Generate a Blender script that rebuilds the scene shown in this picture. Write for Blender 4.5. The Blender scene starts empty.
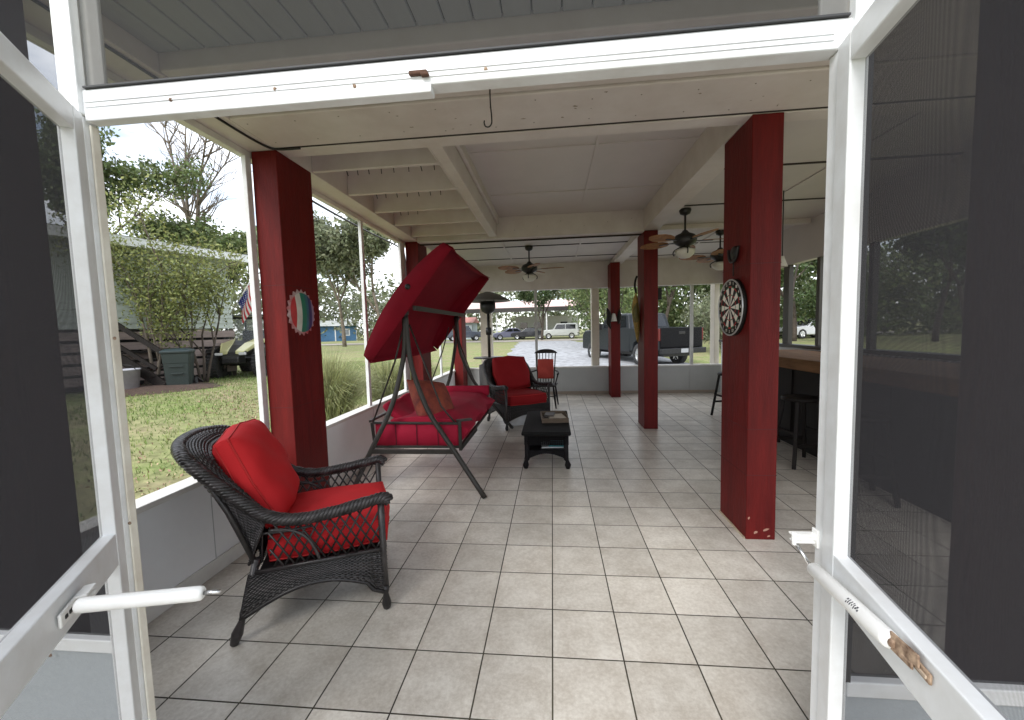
import bpy, bmesh, math, random
import numpy as np
from mathutils import Vector, Matrix, Euler
random.seed(7); rng = np.random.default_rng(7)
S = bpy.context.scene
COL = S.collection
R = math.radians
PI = math.pi

# ------------------------------------------------------------------ camera, sky, sun, exposure
cam_d = bpy.data.cameras.new('camera'); cam = bpy.data.objects.new('camera', cam_d); COL.objects.link(cam)
_f, _yaw, _pit, _rol = 408.04, -0.0996398, 0.074374, -0.0263655
CAM = Vector((0.026829, -1.82028, 1.544928))
_F = Vector((math.sin(_yaw)*math.cos(_pit), math.cos(_yaw)*math.cos(_pit), -math.sin(_pit)))
_R = Vector((math.cos(_yaw), -math.sin(_yaw), 0)); _U = _R.cross(_F)
_R2 = _R*math.cos(_rol) + _U*math.sin(_rol); _U2 = -_R*math.sin(_rol) + _U*math.cos(_rol)
cam.matrix_world = Matrix(((_R2.x, _U2.x, -_F.x, CAM.x), (_R2.y, _U2.y, -_F.y, CAM.y), (_R2.z, _U2.z, -_F.z, CAM.z), (0, 0, 0, 1)))
cam_d.sensor_width = 36; cam_d.lens = _f*36/1024; cam_d.clip_start = .02; cam_d.clip_end = 600
S.camera = cam
S.view_settings.view_transform = 'Standard'; S.view_settings.look = 'None'; S.view_settings.gamma = 1
S.view_settings.exposure = 1.2
S.render.engine = 'CYCLES'
S.cycles.max_bounces = 12; S.cycles.diffuse_bounces = 7; S.cycles.transparent_max_bounces = 32
S.cycles.use_denoising = True
S.cycles.caustics_reflective = False; S.cycles.caustics_refractive = False

SUN_EL, SUN_AZ = 42, 200          # azimuth the light comes from, clockwise from +y
w = bpy.data.worlds.new('World'); S.world = w; w.use_nodes = True
nt = w.node_tree; nt.nodes.clear()
def wn(t, **k):
    n = nt.nodes.new(t)
    for a, b in k.items(): setattr(n, a, b)
    return n
out = wn('ShaderNodeOutputWorld'); bg = wn('ShaderNodeBackground'); sky = wn('ShaderNodeTexSky')
sky.sky_type = 'NISHITA'; sky.sun_disc = False; sky.sun_elevation = R(SUN_EL); sky.sun_rotation = R(SUN_AZ)
tc = wn('ShaderNodeTexCoord'); mp = wn('ShaderNodeMapping'); mp.inputs['Scale'].default_value = (1, 1, 2.6)
nz = wn('ShaderNodeTexNoise'); nz.inputs['Scale'].default_value = 2.2; nz.inputs['Detail'].default_value = 7; nz.inputs['Roughness'].default_value = .58
rp = wn('ShaderNodeValToRGB'); rp.color_ramp.elements[0].position = .30; rp.color_ramp.elements[1].position = .56
mx = wn('ShaderNodeMix', data_type='RGBA'); mx.inputs['B'].default_value = (9.0, 9.3, 9.8, 1)
L_ = nt.links.new
L_(tc.outputs['Generated'], mp.inputs['Vector']); L_(mp.outputs[0], nz.inputs['Vector']); L_(nz.outputs['Fac'], rp.inputs['Fac'])
L_(rp.outputs['Color'], mx.inputs['Factor']); L_(sky.outputs[0], mx.inputs['A']); L_(mx.outputs['Result'], bg.inputs['Color'])
bg.inputs['Strength'].default_value = .115
L_(bg.outputs[0], out.inputs['Surface'])
sd = bpy.data.lights.new('sun', 'SUN'); sun = bpy.data.objects.new('sun', sd); COL.objects.link(sun)
sd.energy = 1.3; sd.angle = R(22); sd.color = (1, .985, .965)
_e, _a = R(SUN_EL), R(SUN_AZ)
_to = Vector((math.sin(_a)*math.cos(_e), math.cos(_a)*math.cos(_e), math.sin(_e)))
sun.rotation_euler = _to.to_track_quat('Z', 'Y').to_euler()

# ------------------------------------------------------------------ materials
MATS = {}
def mat(name, col, rough=.6, var=0., vscale=6., bump=0., bscale=40., metal=0., spec=.5, coat=0., dirt=None, trans=0., island=0., stretch=None):
    if name in MATS: return MATS[name]
    m = bpy.data.materials.new(name); m.use_nodes = True; n = m.node_tree; p = n.nodes['Principled BSDF']; MATS[name] = m
    p.inputs['Base Color'].default_value = (*col, 1); p.inputs['Roughness'].default_value = rough
    p.inputs['Metallic'].default_value = metal; p.inputs['Specular IOR Level'].default_value = spec; p.inputs['Coat Weight'].default_value = coat
    tcn = n.nodes.new('ShaderNodeTexCoord'); vec = tcn.outputs['Object']
    if stretch:
        mpn = n.nodes.new('ShaderNodeMapping'); mpn.inputs['Scale'].default_value = stretch; n.links.new(vec, mpn.inputs[0]); vec = mpn.outputs[0]
    src = None
    if var or dirt:
        a = n.nodes.new('ShaderNodeTexNoise'); a.inputs['Scale'].default_value = vscale; a.inputs['Detail'].default_value = 6; a.inputs['Roughness'].default_value = .62
        n.links.new(vec, a.inputs['Vector'])
        r = n.nodes.new('ShaderNodeValToRGB'); r.color_ramp.elements[0].position = .3; r.color_ramp.elements[1].position = .7
        d = dirt or tuple(c*(1-var) for c in col); u = tuple(min(1, c*(1+var*.6)) for c in col)
        r.color_ramp.elements[0].color = (*d, 1); r.color_ramp.elements[1].color = (*u, 1)
        n.links.new(a.outputs['Fac'], r.inputs['Fac']); src = r.outputs['Color']
    if island:
        g = n.nodes.new('ShaderNodeNewGeometry'); hs = n.nodes.new('ShaderNodeHueSaturation')
        mr = n.nodes.new('ShaderNodeMapRange'); mr.inputs['To Min'].default_value = 1-island; mr.inputs['To Max'].default_value = 1+island
        n.links.new(g.outputs['Random Per Island'], mr.inputs['Value']); n.links.new(mr.outputs[0], hs.inputs['Value'])
        if src: n.links.new(src, hs.inputs['Color'])
        else: hs.inputs['Color'].default_value = (*col, 1)
        mh = n.nodes.new('ShaderNodeMapRange'); mh.inputs['To Min'].default_value = .5-island*.06; mh.inputs['To Max'].default_value = .5+island*.05
        ml = n.nodes.new('ShaderNodeMath'); ml.operation = 'FRACT'; m2 = n.nodes.new('ShaderNodeMath'); m2.operation = 'MULTIPLY'; m2.inputs[1].default_value = 17.3
        n.links.new(g.outputs['Random Per Island'], m2.inputs[0]); n.links.new(m2.outputs[0], ml.inputs[0]); n.links.new(ml.outputs[0], mh.inputs['Value']); n.links.new(mh.outputs[0], hs.inputs['Hue'])
        src = hs.outputs['Color']
    if src: n.links.new(src, p.inputs['Base Color'])
    if bump:
        b = n.nodes.new('ShaderNodeTexNoise'); b.inputs['Scale'].default_value = bscale; b.inputs['Detail'].default_value = 5
        n.links.new(vec, b.inputs['Vector']); bn = n.nodes.new('ShaderNodeBump'); bn.inputs['Strength'].default_value = bump; bn.inputs['Distance'].default_value = .01
        n.links.new(b.outputs['Fac'], bn.inputs['Height']); n.links.new(bn.outputs[0], p.inputs['Normal'])
    if trans:
        o = n.nodes['Material Output']; t = n.nodes.new('ShaderNodeBsdfTranslucent'); ms = n.nodes.new('ShaderNodeMixShader'); ms.inputs[0].default_value = trans
        if src: n.links.new(src, t.inputs['Color'])
        else: t.inputs['Color'].default_value = (*col, 1)
        n.links.new(p.outputs[0], ms.inputs[1]); n.links.new(t.outputs[0], ms.inputs[2]); n.links.new(ms.outputs[0], o.inputs['Surface'])
    return m
def screen_mat(name, cover, col, pitch=0.0, warp=.0):
    """insect screen: woven threads (opaque share = cover) over clear air"""
    m = bpy.data.materials.new(name); m.use_nodes = True; n = m.node_tree; n.nodes.clear()
    o = n.nodes.new('ShaderNodeOutputMaterial'); t = n.nodes.new('ShaderNodeBsdfTransparent'); d = n.nodes.new('ShaderNodeBsdfDiffuse'); ms = n.nodes.new('ShaderNodeMixShader')
    d.inputs['Color'].default_value = (*col, 1); ms.inputs[0].default_value = cover
    if pitch:
        tcn = n.nodes.new('ShaderNodeTexCoord'); sx = n.nodes.new('ShaderNodeSeparateXYZ')
        no = n.nodes.new('ShaderNodeTexNoise'); no.inputs['Scale'].default_value = 1.7; no.inputs['Detail'].default_value = 1
        n.links.new(tcn.outputs['UV'], no.inputs['Vector'])
        va = n.nodes.new('ShaderNodeVectorMath'); va.operation = 'SCALE'; va.inputs['Scale'].default_value = warp; n.links.new(no.outputs['Color'], va.inputs[0])
        vb = n.nodes.new('ShaderNodeVectorMath'); n.links.new(tcn.outputs['UV'], vb.inputs[0]); n.links.new(va.outputs[0], vb.inputs[1]); n.links.new(vb.outputs[0], sx.inputs[0])
        outs = []
        for ax in ('X', 'Y'):
            q = n.nodes.new('ShaderNodeMath'); q.operation = 'MULTIPLY'; q.inputs[1].default_value = 2*PI/pitch; n.links.new(sx.outputs[ax], q.inputs[0])
            s = n.nodes.new('ShaderNodeMath'); s.operation = 'SINE'; n.links.new(q.outputs[0], s.inputs[0])
            r = n.nodes.new('ShaderNodeMapRange'); r.inputs['From Min'].default_value = -1; r.inputs['From Max'].default_value = 1
            h = 1-math.sqrt(1-cover); r.inputs['To Min'].default_value = max(0, h-.34); r.inputs['To Max'].default_value = min(1, h+.34); n.links.new(s.outputs[0], r.inputs['Value'])
            v = n.nodes.new('ShaderNodeMath'); v.operation = 'SUBTRACT'; v.inputs[0].default_value = 1; n.links.new(r.outputs[0], v.inputs[1]); outs.append(v)
        pr = n.nodes.new('ShaderNodeMath'); pr.operation = 'MULTIPLY'; n.links.new(outs[0].outputs[0], pr.inputs[0]); n.links.new(outs[1].outputs[0], pr.inputs[1])
        iv = n.nodes.new('ShaderNodeMath'); iv.operation = 'SUBTRACT'; iv.inputs[0].default_value = 1; n.links.new(pr.outputs[0], iv.inputs[1]); n.links.new(iv.outputs[0], ms.inputs[0])
    n.links.new(t.outputs[0], ms.inputs[1]); n.links.new(d.outputs[0], ms.inputs[2]); n.links.new(ms.outputs[0], o.inputs['Surface'])
    return m
SCR_DOOR = screen_mat('door screen mesh', .60, (.036, .033, .035), .0017, .010)
SCR_FIX = screen_mat('fixed screen mesh', .66, (.034, .035, .039), .0019, .014)
SCR_TOP = screen_mat('transom screen mesh', .55, (.045, .046, .048))
SCR_FAR = screen_mat('porch screen mesh', .06, (.10, .10, .10))
WHITE = mat('white enamel metal', (.72, .74, .755), .34, .05, 9, .03, 60, dirt=(.61, .61, .60))
WHITE2 = mat('white painted wood', (.74, .73, .70), .5, .06, 5, .08, 50, dirt=(.62, .60, .56))
WALLW = mat('painted low wall panel', (.84, .85, .86), .5, .05, 3, .06, 30)
CEIL = mat('cream painted ceiling board', (.58, .535, .53), .55, .05, 2.2, .05, 25)
BEAM = mat('cream painted beam wood', (.63, .58, .57), .5, .07, 3.5, .14, 22, dirt=(.57, .51, .49), stretch=(1, 1, 1))
JOIN = mat('dark board joint', (.03, .022, .018), .8)
RED = mat('red painted column wood', (.138, .0090, .0080), .55, .14, 2.2, .3, 16, stretch=(7, 7, 1), dirt=(.088, .0062, .0058), spec=.2)
BROWN = mat('dark brown painted column wood', (.085, .047, .045), .5, .2, 4, .1, 20)
TG = mat('grey tongue and groove board', (.285, .295, .30), .55, .06, 3, .08, 30, stretch=(8, 1, 1))
BLACKM = mat('black iron', (.012, .011, .011), .42, .2, 20, .04, 50)
BRONZE = mat('dark bronze powder coat', (.030, .027, .023), .45, .25, 25, .03, 60)
WICK = mat('dark charcoal wicker strand', (.026, .022, .022), .36, .6, 16, .08, 60, island=.6)
WICKB = mat('black wicker strand', (.007, .006, .007), .6, .4, 30, island=.4, spec=.2)
REDC = mat('bright red outdoor cushion fabric', (.55, .020, .024), .8, .08, 5, .55, 6, spec=.25)
REDP = mat('dark red piping fabric', (.45, .014, .014), .75)
REDS = mat('crimson swing cushion fabric', (.36, .010, .036), .8, .14, 5, .6, 6, spec=.25)
REDCAN = mat('deep red canopy fabric', (.22, .006, .018), .85, .14, 3, .6, 4, spec=.2)
ORANGE = mat('rust orange pillow fabric', (.29, .062, .030), .8, .3, 9, .3, 8, dirt=(.13, .022, .02))
RUST = mat('rusty steel', (.36, .26, .18), .8, .6, 70, .3, 90, dirt=(.07, .03, .015))
GLASS = mat('dark car glass', (.012, .014, .016), .06, spec=.7)
TYRE = mat('black tyre rubber', (.03, .03, .03), .85, .2, 30, .3, 60)
CHROME = mat('bright steel', (.6, .6, .6), .25, metal=1)
BARK = mat('grey brown bark', (.16, .13, .10), .9, .35, 6, .4, 18)
BARKD = mat('dark bark', (.075, .058, .045), .9, .35, 6, .4, 18)
BARKP = mat('pale grey bark', (.34, .31, .28), .9, .25, 6, .3, 18)
LEAF_Y = mat('olive yellow leaves', (.205, .23, .075), .6, trans=.35, island=.45)
LEAF_G = mat('mid green leaves', (.12, .16, .055), .6, trans=.3, island=.5)
LEAF_D = mat('dark green leaves', (.065, .10, .034), .6, trans=.25, island=.5)
LEAF_P = mat('pale grey green leaves', (.17, .19, .11), .6, trans=.3, island=.45)
STRAW = mat('long arching grass blades', (.36, .38, .19), .7, trans=.3, island=.55)
LAWN = mat('lawn blades', (.165, .235, .062), .7, trans=.3, island=.5)
DRYB = mat('dry leaf litter', (.30, .215, .14), .85, island=.5)
WOODB = mat('oiled bar top wood', (.20, .11, .055), .75, .35, 3, .08, 20, stretch=(8, 1, 8), spec=.12)
DARKW = mat('black stained wood', (.014, .011, .010), .55, .25, 8, .05, 30, spec=.25)
DECKB = mat('weathered mauve brown boards', (.30, .235, .215), .75, .25, 3, .15, 20, stretch=(1, 1, 6))
DARKG = mat('dark green plastic', (.013, .022, .020), .55, .15, 5, .05, 60)
SIDE = mat('pale green grey siding', (.52, .57, .52), .6, .06, 2, .05, 20)

# ------------------------------------------------------------------ mesh helpers
def box(bm, a, b):
    x0, y0, z0 = [min(p, q) for p, q in zip(a, b)]; x1, y1, z1 = [max(p, q) for p, q in zip(a, b)]
    v = [bm.verts.new(p) for p in ((x0,y0,z0),(x1,y0,z0),(x1,y1,z0),(x0,y1,z0),(x0,y0,z1),(x1,y0,z1),(x1,y1,z1),(x0,y1,z1))]
    for f in ((0,3,2,1),(4,5,6,7),(0,1,5,4),(1,2,6,5),(2,3,7,6),(3,0,4,7)): bm.faces.new([v[i] for i in f])
    return v
def obox(bm, c, sz, M=None):
    """box of size sz at c, turned by 3x3 M"""
    v = box(bm, [-s/2 for s in sz], [s/2 for s in sz]); M = M or Matrix.Identity(3)
    for q in v: q.co = M @ q.co + Vector(c)
    return v
def bar(bm, p, q, wd, ht, up=(0, 0, 1)):
    """rectangular bar from p to q"""
    p, q = Vector(p), Vector(q); d = (q-p); ln = d.length; d.normalize(); s = d.cross(Vector(up))
    if s.length < 1e-4: s = d.cross(Vector((1, 0, 0)))
    s.normalize(); u = s.cross(d); M = Matrix((d, s, u)).transposed()
    return obox(bm, (p+q)/2, (ln, wd, ht), M)
def tube(bm, pts, r, n=8, caps=True):
    pts = [Vector(p) for p in pts]; rs = r if isinstance(r, (list, tuple)) else [r]*len(pts)
    T = [(pts[min(i+1, len(pts)-1)]-pts[max(i-1, 0)]).normalized() for i in range(len(pts))]
    s = T[0].cross(Vector((0, 0, 1)));  s = s if s.length > .05 else T[0].cross(Vector((1, 0, 0))); s.normalize()
    rings = []
    for i, p in enumerate(pts):
        s = (s - T[i]*s.dot(T[i])); s = s if s.length > 1e-5 else T[i].orthogonal(); s.normalize(); u = T[i].cross(s)
        rings.append([bm.verts.new(p + (s*math.cos(2*PI*k/n)+u*math.sin(2*PI*k/n))*rs[i]) for k in range(n)])
    for a, b in zip(rings, rings[1:]):
        for k in range(n): bm.faces.new((a[k], a[(k+1) % n], b[(k+1) % n], b[k])).smooth = True
    if caps:
        bm.faces.new(rings[0][::-1]); bm.faces.new(rings[-1])
def lathe(bm, prof, c=(0, 0, 0), n=24, M=None):
    rings = []; M = M or Matrix.Identity(3); c = Vector(c)
    for r, z in prof:
        if r < 1e-6: rings.append([bm.verts.new(c + M @ Vector((0, 0, z)))])
        else: rings.append([bm.verts.new(c + M @ Vector((r*math.cos(2*PI*k/n), r*math.sin(2*PI*k/n), z))) for k in range(n)])
    for a, b in zip(rings, rings[1:]):
        for k in range(n):
            q = [a[k % len(a)], a[(k+1) % len(a)], b[(k+1) % len(b)], b[k % len(b)]]; q = list(dict.fromkeys(q))
            if len(q) > 2: bm.faces.new(q).smooth = True
def spline(pts, n):
    P = [Vector(p) for p in pts]; out = []; P = [P[0]*2-P[1]] + P + [P[-1]*2-P[-2]]; m = len(P)-3
    for i in range(n+1):
        t = i/n*m; k = min(int(t), m-1); t -= k; a, b, c, d = P[k:k+4]
        out.append(.5*((2*b)+(c-a)*t+(2*a-5*b+4*c-d)*t*t+(3*b-a-3*c+d)*t**3))
    return out
def loft(bm, rows, closed=False, flip=False, smooth=True):
    V = [[bm.verts.new(p) for p in r] for r in rows]; m = len(V[0])
    for a, b in zip(V, V[1:]):
        for k in range(m if closed else m-1):
            f = [a[k], a[(k+1) % m], b[(k+1) % m], b[k]]
            bm.faces.new(f[::-1] if flip else f).smooth = smooth
    return V
def prism(bm, poly, x0, x1, axis='x'):
    """polygon (2d) extruded along an axis"""
    def pt(p, t): return {'x': (t, p[0], p[1]), 'y': (p[0], t, p[1]), 'z': (p[0], p[1], t)}[axis]
    A = [bm.verts.new(pt(p, x0)) for p in poly]; B = [bm.verts.new(pt(p, x1)) for p in poly]; n = len(poly)
    bm.faces.new(A[::-1]); bm.faces.new(B)
    for k in range(n): bm.faces.new((A[k], A[(k+1) % n], B[(k+1) % n], B[k]))
def obj(name, bm, m, parent=None, bevel=0, seg=2, mods=None, uvplane=None):
    bmesh.ops.recalc_face_normals(bm, faces=bm.faces[:])
    me = bpy.data.meshes.new(name)
    if uvplane:
        uv = bm.loops.layers.uv.new('UVMap'); a, b = uvplane
        for f in bm.faces:
            for l in f.loops: l[uv].uv = (l.vert.co[a], l.vert.co[b])
    bm.to_mesh(me); bm.free(); me.materials.append(m)
    o = bpy.data.objects.new(name, me); COL.objects.link(o)
    if parent: o.parent = parent
    if bevel:
        md = o.modifiers.new('bevel', 'BEVEL'); md.width = bevel; md.segments = seg; md.limit_method = 'ANGLE'; md.angle_limit = R(40)
    return o
def NB(): return bmesh.new()
def tag(o, label, cat, group=None, kind=None):
    if label: o['label'] = label
    if cat: o['category'] = cat
    if group: o['group'] = group
    if kind: o['kind'] = kind
    return o
def thing(name, label, cat, loc=(0, 0, 0), rz=0, group=None):
    o = bpy.data.objects.new(name, None); COL.objects.link(o); o.location = loc; o.rotation_euler = (0, 0, rz); o.empty_display_size = .1
    return tag(o, label, cat, group)
def copy_tree(o, parent=None):
    c = o.copy(); COL.objects.link(c)
    if parent: c.parent = parent
    for ch in list(o.children): copy_tree(ch, c)
    return c
def bx(name, a, b, m, parent=None, bevel=.003):
    bm = NB(); box(bm, a, b); return obj(name, bm, m, parent, bevel)
def raw(name, verts, faces, m, parent=None, smooth=False):
    """big mesh from numpy arrays (quads or tris)"""
    verts = np.asarray(verts, np.float32); faces = np.asarray(faces, np.int32); k = faces.shape[1]
    me = bpy.data.meshes.new(name); me.vertices.add(len(verts)); me.vertices.foreach_set('co', verts.ravel())
    me.loops.add(faces.size); me.loops.foreach_set('vertex_index', faces.ravel()); me.polygons.add(len(faces))
    me.polygons.foreach_set('loop_start', np.arange(0, faces.size, k, dtype=np.int32)); me.polygons.foreach_set('loop_total', np.full(len(faces), k, np.int32))
    me.update(calc_edges=True); me.validate(); me.materials.append(m)
    o = bpy.data.objects.new(name, me); COL.objects.link(o)
    if parent: o.parent = parent
    return o
def leaf_quads(P, size, flat=.0):
    """random leaf shaped quads (kites) at points P"""
    n = len(P); d = rng.normal(size=(n, 3)); d[:, 2] -= .3; d /= np.linalg.norm(d, axis=1)[:, None]
    e = rng.normal(size=(n, 3)); e -= d*(e*d).sum(1)[:, None]; e /= np.linalg.norm(e, axis=1)[:, None]
    s = size*rng.uniform(.6, 1.35, n)[:, None]
    V = np.stack([P-d*s*.5, P+e*s*.24, P+d*s*.5, P-e*s*.24], 1).reshape(-1, 3)
    return V, np.arange(4*n).reshape(n, 4)

# ------------------------------------------------------------------ ground, drive, road
def sst(a, b, v): t = np.clip((v-a)/(b-a), 0, 1); return t*t*(3-2*t)
def gz(x, y):
    x = np.asarray(x, float); y = np.asarray(y, float)
    return -.08 + .43*np.maximum(sst(2.6, 8.5, -x), np.maximum(sst(9, 30, y)*.9, sst(8, 20, x)*.6))
def sheet(name, xs, ys, m, dz=0., fn=None, parent=None):
    X, Y = np.meshgrid(xs, ys); 
    if fn is not None: X, Y = fn(X, Y)
    Z = gz(X, Y)+dz; V = np.stack([X, Y, Z], -1).reshape(-1, 3); nx, ny = len(xs), len(ys)
    i = (np.arange(ny-1)[:, None]*nx + np.arange(nx-1)[None]).ravel()
    return raw(name, V, np.stack([i, i+1, i+nx+1, i+nx], 1), m, parent)
def ground_mat():
    m = mat('grass earth', (.15, .195, .065), .95, .4, .9, .35, 14, dirt=(.27, .23, .14), spec=.1)
    n = m.node_tree; p = n.nodes['Principled BSDF']; ramp = [q for q in n.nodes if q.type == 'VALTORGB'][0]
    a = n.nodes.new('ShaderNodeTexNoise'); a.inputs['Scale'].default_value = 9; a.inputs['Detail'].default_value = 6
    tcn = [q for q in n.nodes if q.type == 'TEX_COORD'][0]; n.links.new(tcn.outputs['Object'], a.inputs['Vector'])
    mx = n.nodes.new('ShaderNodeMix'); mx.data_type = 'RGBA'; mx.blend_type = 'OVERLAY'; mx.inputs['Factor'].default_value = .7
    n.links.new(ramp.outputs[0], mx.inputs['A']); n.links.new(a.outputs['Fac'], mx.inputs['B']); n.links.new(mx.outputs['Result'], p.inputs['Base Color'])
    return m
xs = np.concatenate([np.linspace(-300, -40, 10), np.linspace(-36, -14, 12), np.linspace(-13, 22, 60), np.linspace(26, 300, 12)])
ys = np.concatenate([np.linspace(-120, -12, 8), np.linspace(-10, 32, 64), np.linspace(36, 60, 10), np.linspace(70, 420, 14)])
tag(sheet('ground', xs, ys, ground_mat()), None, None, kind='structure')
# pale gravel drive in front of the far screens
def drive_fn(X, Y):
    t = np.clip((Y-8.2)/(37-8.2), 0, 1); lo = -1.9-1.2*t; hi = 6.6-4.7*t
    return lo+(hi-lo)*X + .12*np.sin(Y*1.7+X*9), Y
GRAVEL = mat('pale gravel', (.37, .38, .40), .95, .25, 3, .5, 60, dirt=(.22, .22, .22), spec=.1)
tag(sheet('driveway', np.linspace(0, 1, 8), np.linspace(8.0, 38.6, 60), GRAVEL, .02, drive_fn), None, None, kind='structure')
ROADM = mat('worn tan road', (.32, .29, .25), .95, .15, 1.5, .2, 20, spec=.1)
tag(sheet('road', np.linspace(-200, 160, 60), np.linspace(38.4, 44.5, 4), ROADM, .03, lambda X, Y: (X, Y-.13*np.minimum(X+3, 0)*.6)), None, None, kind='structure')

# ------------------------------------------------------------------ porch floor (tiles in the shader, slab in geometry)
def tile_mat():
    m = bpy.data.materials.new('beige floor tile'); m.use_nodes = True; n = m.node_tree; p = n.nodes['Principled BSDF']
    N = n.nodes.new; K = n.links.new
    tcn = N('ShaderNodeTexCoord'); sc = N('ShaderNodeVectorMath'); sc.operation = 'SCALE'; sc.inputs['Scale'].default_value = 1/.33; K(tcn.outputs['Object'], sc.inputs[0])
    fl = N('ShaderNodeVectorMath'); fl.operation = 'FLOOR'; K(sc.outputs[0], fl.inputs[0])
    fr = N('ShaderNodeVectorMath'); fr.operation = 'FRACTION'; K(sc.outputs[0], fr.inputs[0])
    sx = N('ShaderNodeSeparateXYZ'); K(fr.outputs[0], sx.inputs[0])
    ds = []
    for ax in 'XY':
        a = N('ShaderNodeMath'); a.operation = 'SUBTRACT'; a.inputs[1].default_value = .5; K(sx.outputs[ax], a.inputs[0])
        b = N('ShaderNodeMath'); b.operation = 'ABSOLUTE'; K(a.outputs[0], b.inputs[0]); ds.append(b)
    mxm = N('ShaderNodeMath'); mxm.operation = 'MAXIMUM'; K(ds[0].outputs[0], mxm.inputs[0]); K(ds[1].outputs[0], mxm.inputs[1])
    gm = N('ShaderNodeMapRange'); gm.inputs['From Min'].default_value = .4875; gm.inputs['From Max'].default_value = .4925; K(mxm.outputs[0], gm.inputs['Value'])
    wnz = N('ShaderNodeTexWhiteNoise'); K(fl.outputs[0], wnz.inputs['Vector'])
    off = N('ShaderNodeVectorMath'); off.operation = 'MULTIPLY_ADD'; off.inputs[1].default_value = (9, 9, 9); K(wnz.outputs['Color'], off.inputs[0]); K(tcn.outputs['Object'], off.inputs[2])
    n1 = N('ShaderNodeTexNoise'); n1.inputs['Scale'].default_value = 6; n1.inputs['Detail'].default_value = 5; n1.inputs['Roughness'].default_value = .6; K(off.outputs[0], n1.inputs['Vector'])
    n2 = N('ShaderNodeTexNoise'); n2.inputs['Scale'].default_value = 55; n2.inputs['Detail'].default_value = 4; n2.inputs['Roughness'].default_value = .7; K(off.outputs[0], n2.inputs['Vector'])
    r1 = N('ShaderNodeValToRGB'); r1.color_ramp.elements[0].position = .38; r1.color_ramp.elements[1].position = .62
    r1.color_ramp.elements[0].color = (.53, .48, .41, 1); r1.color_ramp.elements[1].color = (.74, .70, .625, 1)
    av = N('ShaderNodeMix'); av.data_type = 'FLOAT'; av.inputs['Factor'].default_value = .5; K(n1.outputs['Fac'], av.inputs['A']); K(n2.outputs['Fac'], av.inputs['B']); K(av.outputs['Result'], r1.inputs['Fac'])
    hs = N('ShaderNodeHueSaturation'); mr = N('ShaderNodeMapRange'); mr.inputs['To Min'].default_value = .86; mr.inputs['To Max'].default_value = 1.06
    K(wnz.outputs['Value'], mr.inputs['Value']); K(mr.outputs[0], hs.inputs['Value']); K(r1.outputs[0], hs.inputs['Color'])
    n3 = N('ShaderNodeTexNoise'); n3.inputs['Scale'].default_value = .9; n3.inputs['Detail'].default_value = 7; n3.inputs['Roughness'].default_value = .65; K(tcn.outputs['Object'], n3.inputs['Vector'])
    wr = N('ShaderNodeMapRange'); wr.inputs['From Min'].default_value = .3; wr.inputs['From Max'].default_value = .7; wr.inputs['To Min'].default_value = .86; wr.inputs['To Max'].default_value = 1.05; K(n3.outputs['Fac'], wr.inputs['Value'])
    h2 = N('ShaderNodeHueSaturation'); K(wr.outputs[0], h2.inputs['Value']); K(hs.outputs[0], h2.inputs['Color']); hs = h2
    gr = N('ShaderNodeValToRGB'); gr.color_ramp.elements[0].position = .35; gr.color_ramp.elements[1].position = .7; gr.color_ramp.elements[0].color = (.022, .019, .016, 1); gr.color_ramp.elements[1].color = (.075, .066, .038, 1); K(n3.outputs['Fac'], gr.inputs['Fac'])
    mc = N('ShaderNodeMix'); mc.data_type = 'RGBA'; K(gr.outputs[0], mc.inputs['B']); K(gm.outputs[0], mc.inputs['Factor']); K(hs.outputs[0], mc.inputs['A'])
    K(mc.outputs['Result'], p.inputs['Base Color'])
    rr = N('ShaderNodeMapRange'); rr.inputs['To Min'].default_value = .34; rr.inputs['To Max'].default_value = .9; K(gm.outputs[0], rr.inputs['Value']); K(rr.outputs[0], p.inputs['Roughness'])
    hb = N('ShaderNodeMath'); hb.operation = 'MULTIPLY_ADD'; hb.inputs[1].default_value = -1.; K(gm.outputs[0], hb.inputs[0])
    nb = N('ShaderNodeMath'); nb.operation = 'MULTIPLY'; nb.inputs[1].default_value = .18; K(n1.outputs['Fac'], nb.inputs[0]); K(nb.outputs[0], hb.inputs[2])
    bn = N('ShaderNodeBump'); bn.inputs['Strength'].default_value = .5; bn.inputs['Distance'].default_value = .004; K(hb.outputs[0], bn.inputs['Height']); K(bn.outputs[0], p.inputs['Normal'])
    p.inputs['Specular IOR Level'].default_value = .4
    return m
tag(bx('floor', (-2.30, -6, -.12), (3.95, 8.0, 0), tile_mat(), None, 0), None, None, kind='structure')

# ------------------------------------------------------------------ columns
def column(x0, x1, y0, y1, m, label, z1=2.93, notch=True):
    o = bx('column', (x0, y0, 0), (x1, y1, z1), m, None, .006)
    return tag(o, label, 'column', 'square columns in two rows')
column(-2.2, -2.0, -.74, -.32, BROWN, 'dark brown column behind the left door screen', 3.02)
column(1.38, 1.58, -.74, -.32, BROWN, 'dark brown column behind the right door screen', 3.02)
column(-2.2, -2.0, 1.15, 1.60, RED, 'red column with the bottle cap sign on it')
column(1.38, 1.58, 1.15, 1.60, RED, 'red column with the dartboard hung on it')
cc = bpy.data.objects['column.003']
bm = NB(); box(bm, (1.372, 1.16, 0), (1.379, 1.60, .012)); obj('caulk_line', bm, mat('cream caulk', (.50, .42, .30), .7, .2, 20), cc)
for x, z, w_, h_ in ((1.445, .055, .022, .014), (1.515, .075, .030, .016), (1.535, .028, .014, .01), (1.40, .16, .01, .012)):
    bm = NB(); vs = [bm.verts.new((x+w_*math.cos(a)*random.uniform(.5, 1), 1.1485, z+(h_*math.sin(a)+.3*w_*math.cos(a))*random.uniform(.5, 1))) for a in [2*PI*k/9 for k in range(9)]]; bm.faces.new(vs); obj('paint_chip', bm, mat('bare primer chip', (.42, .22, .16), .8), cc)
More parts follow.
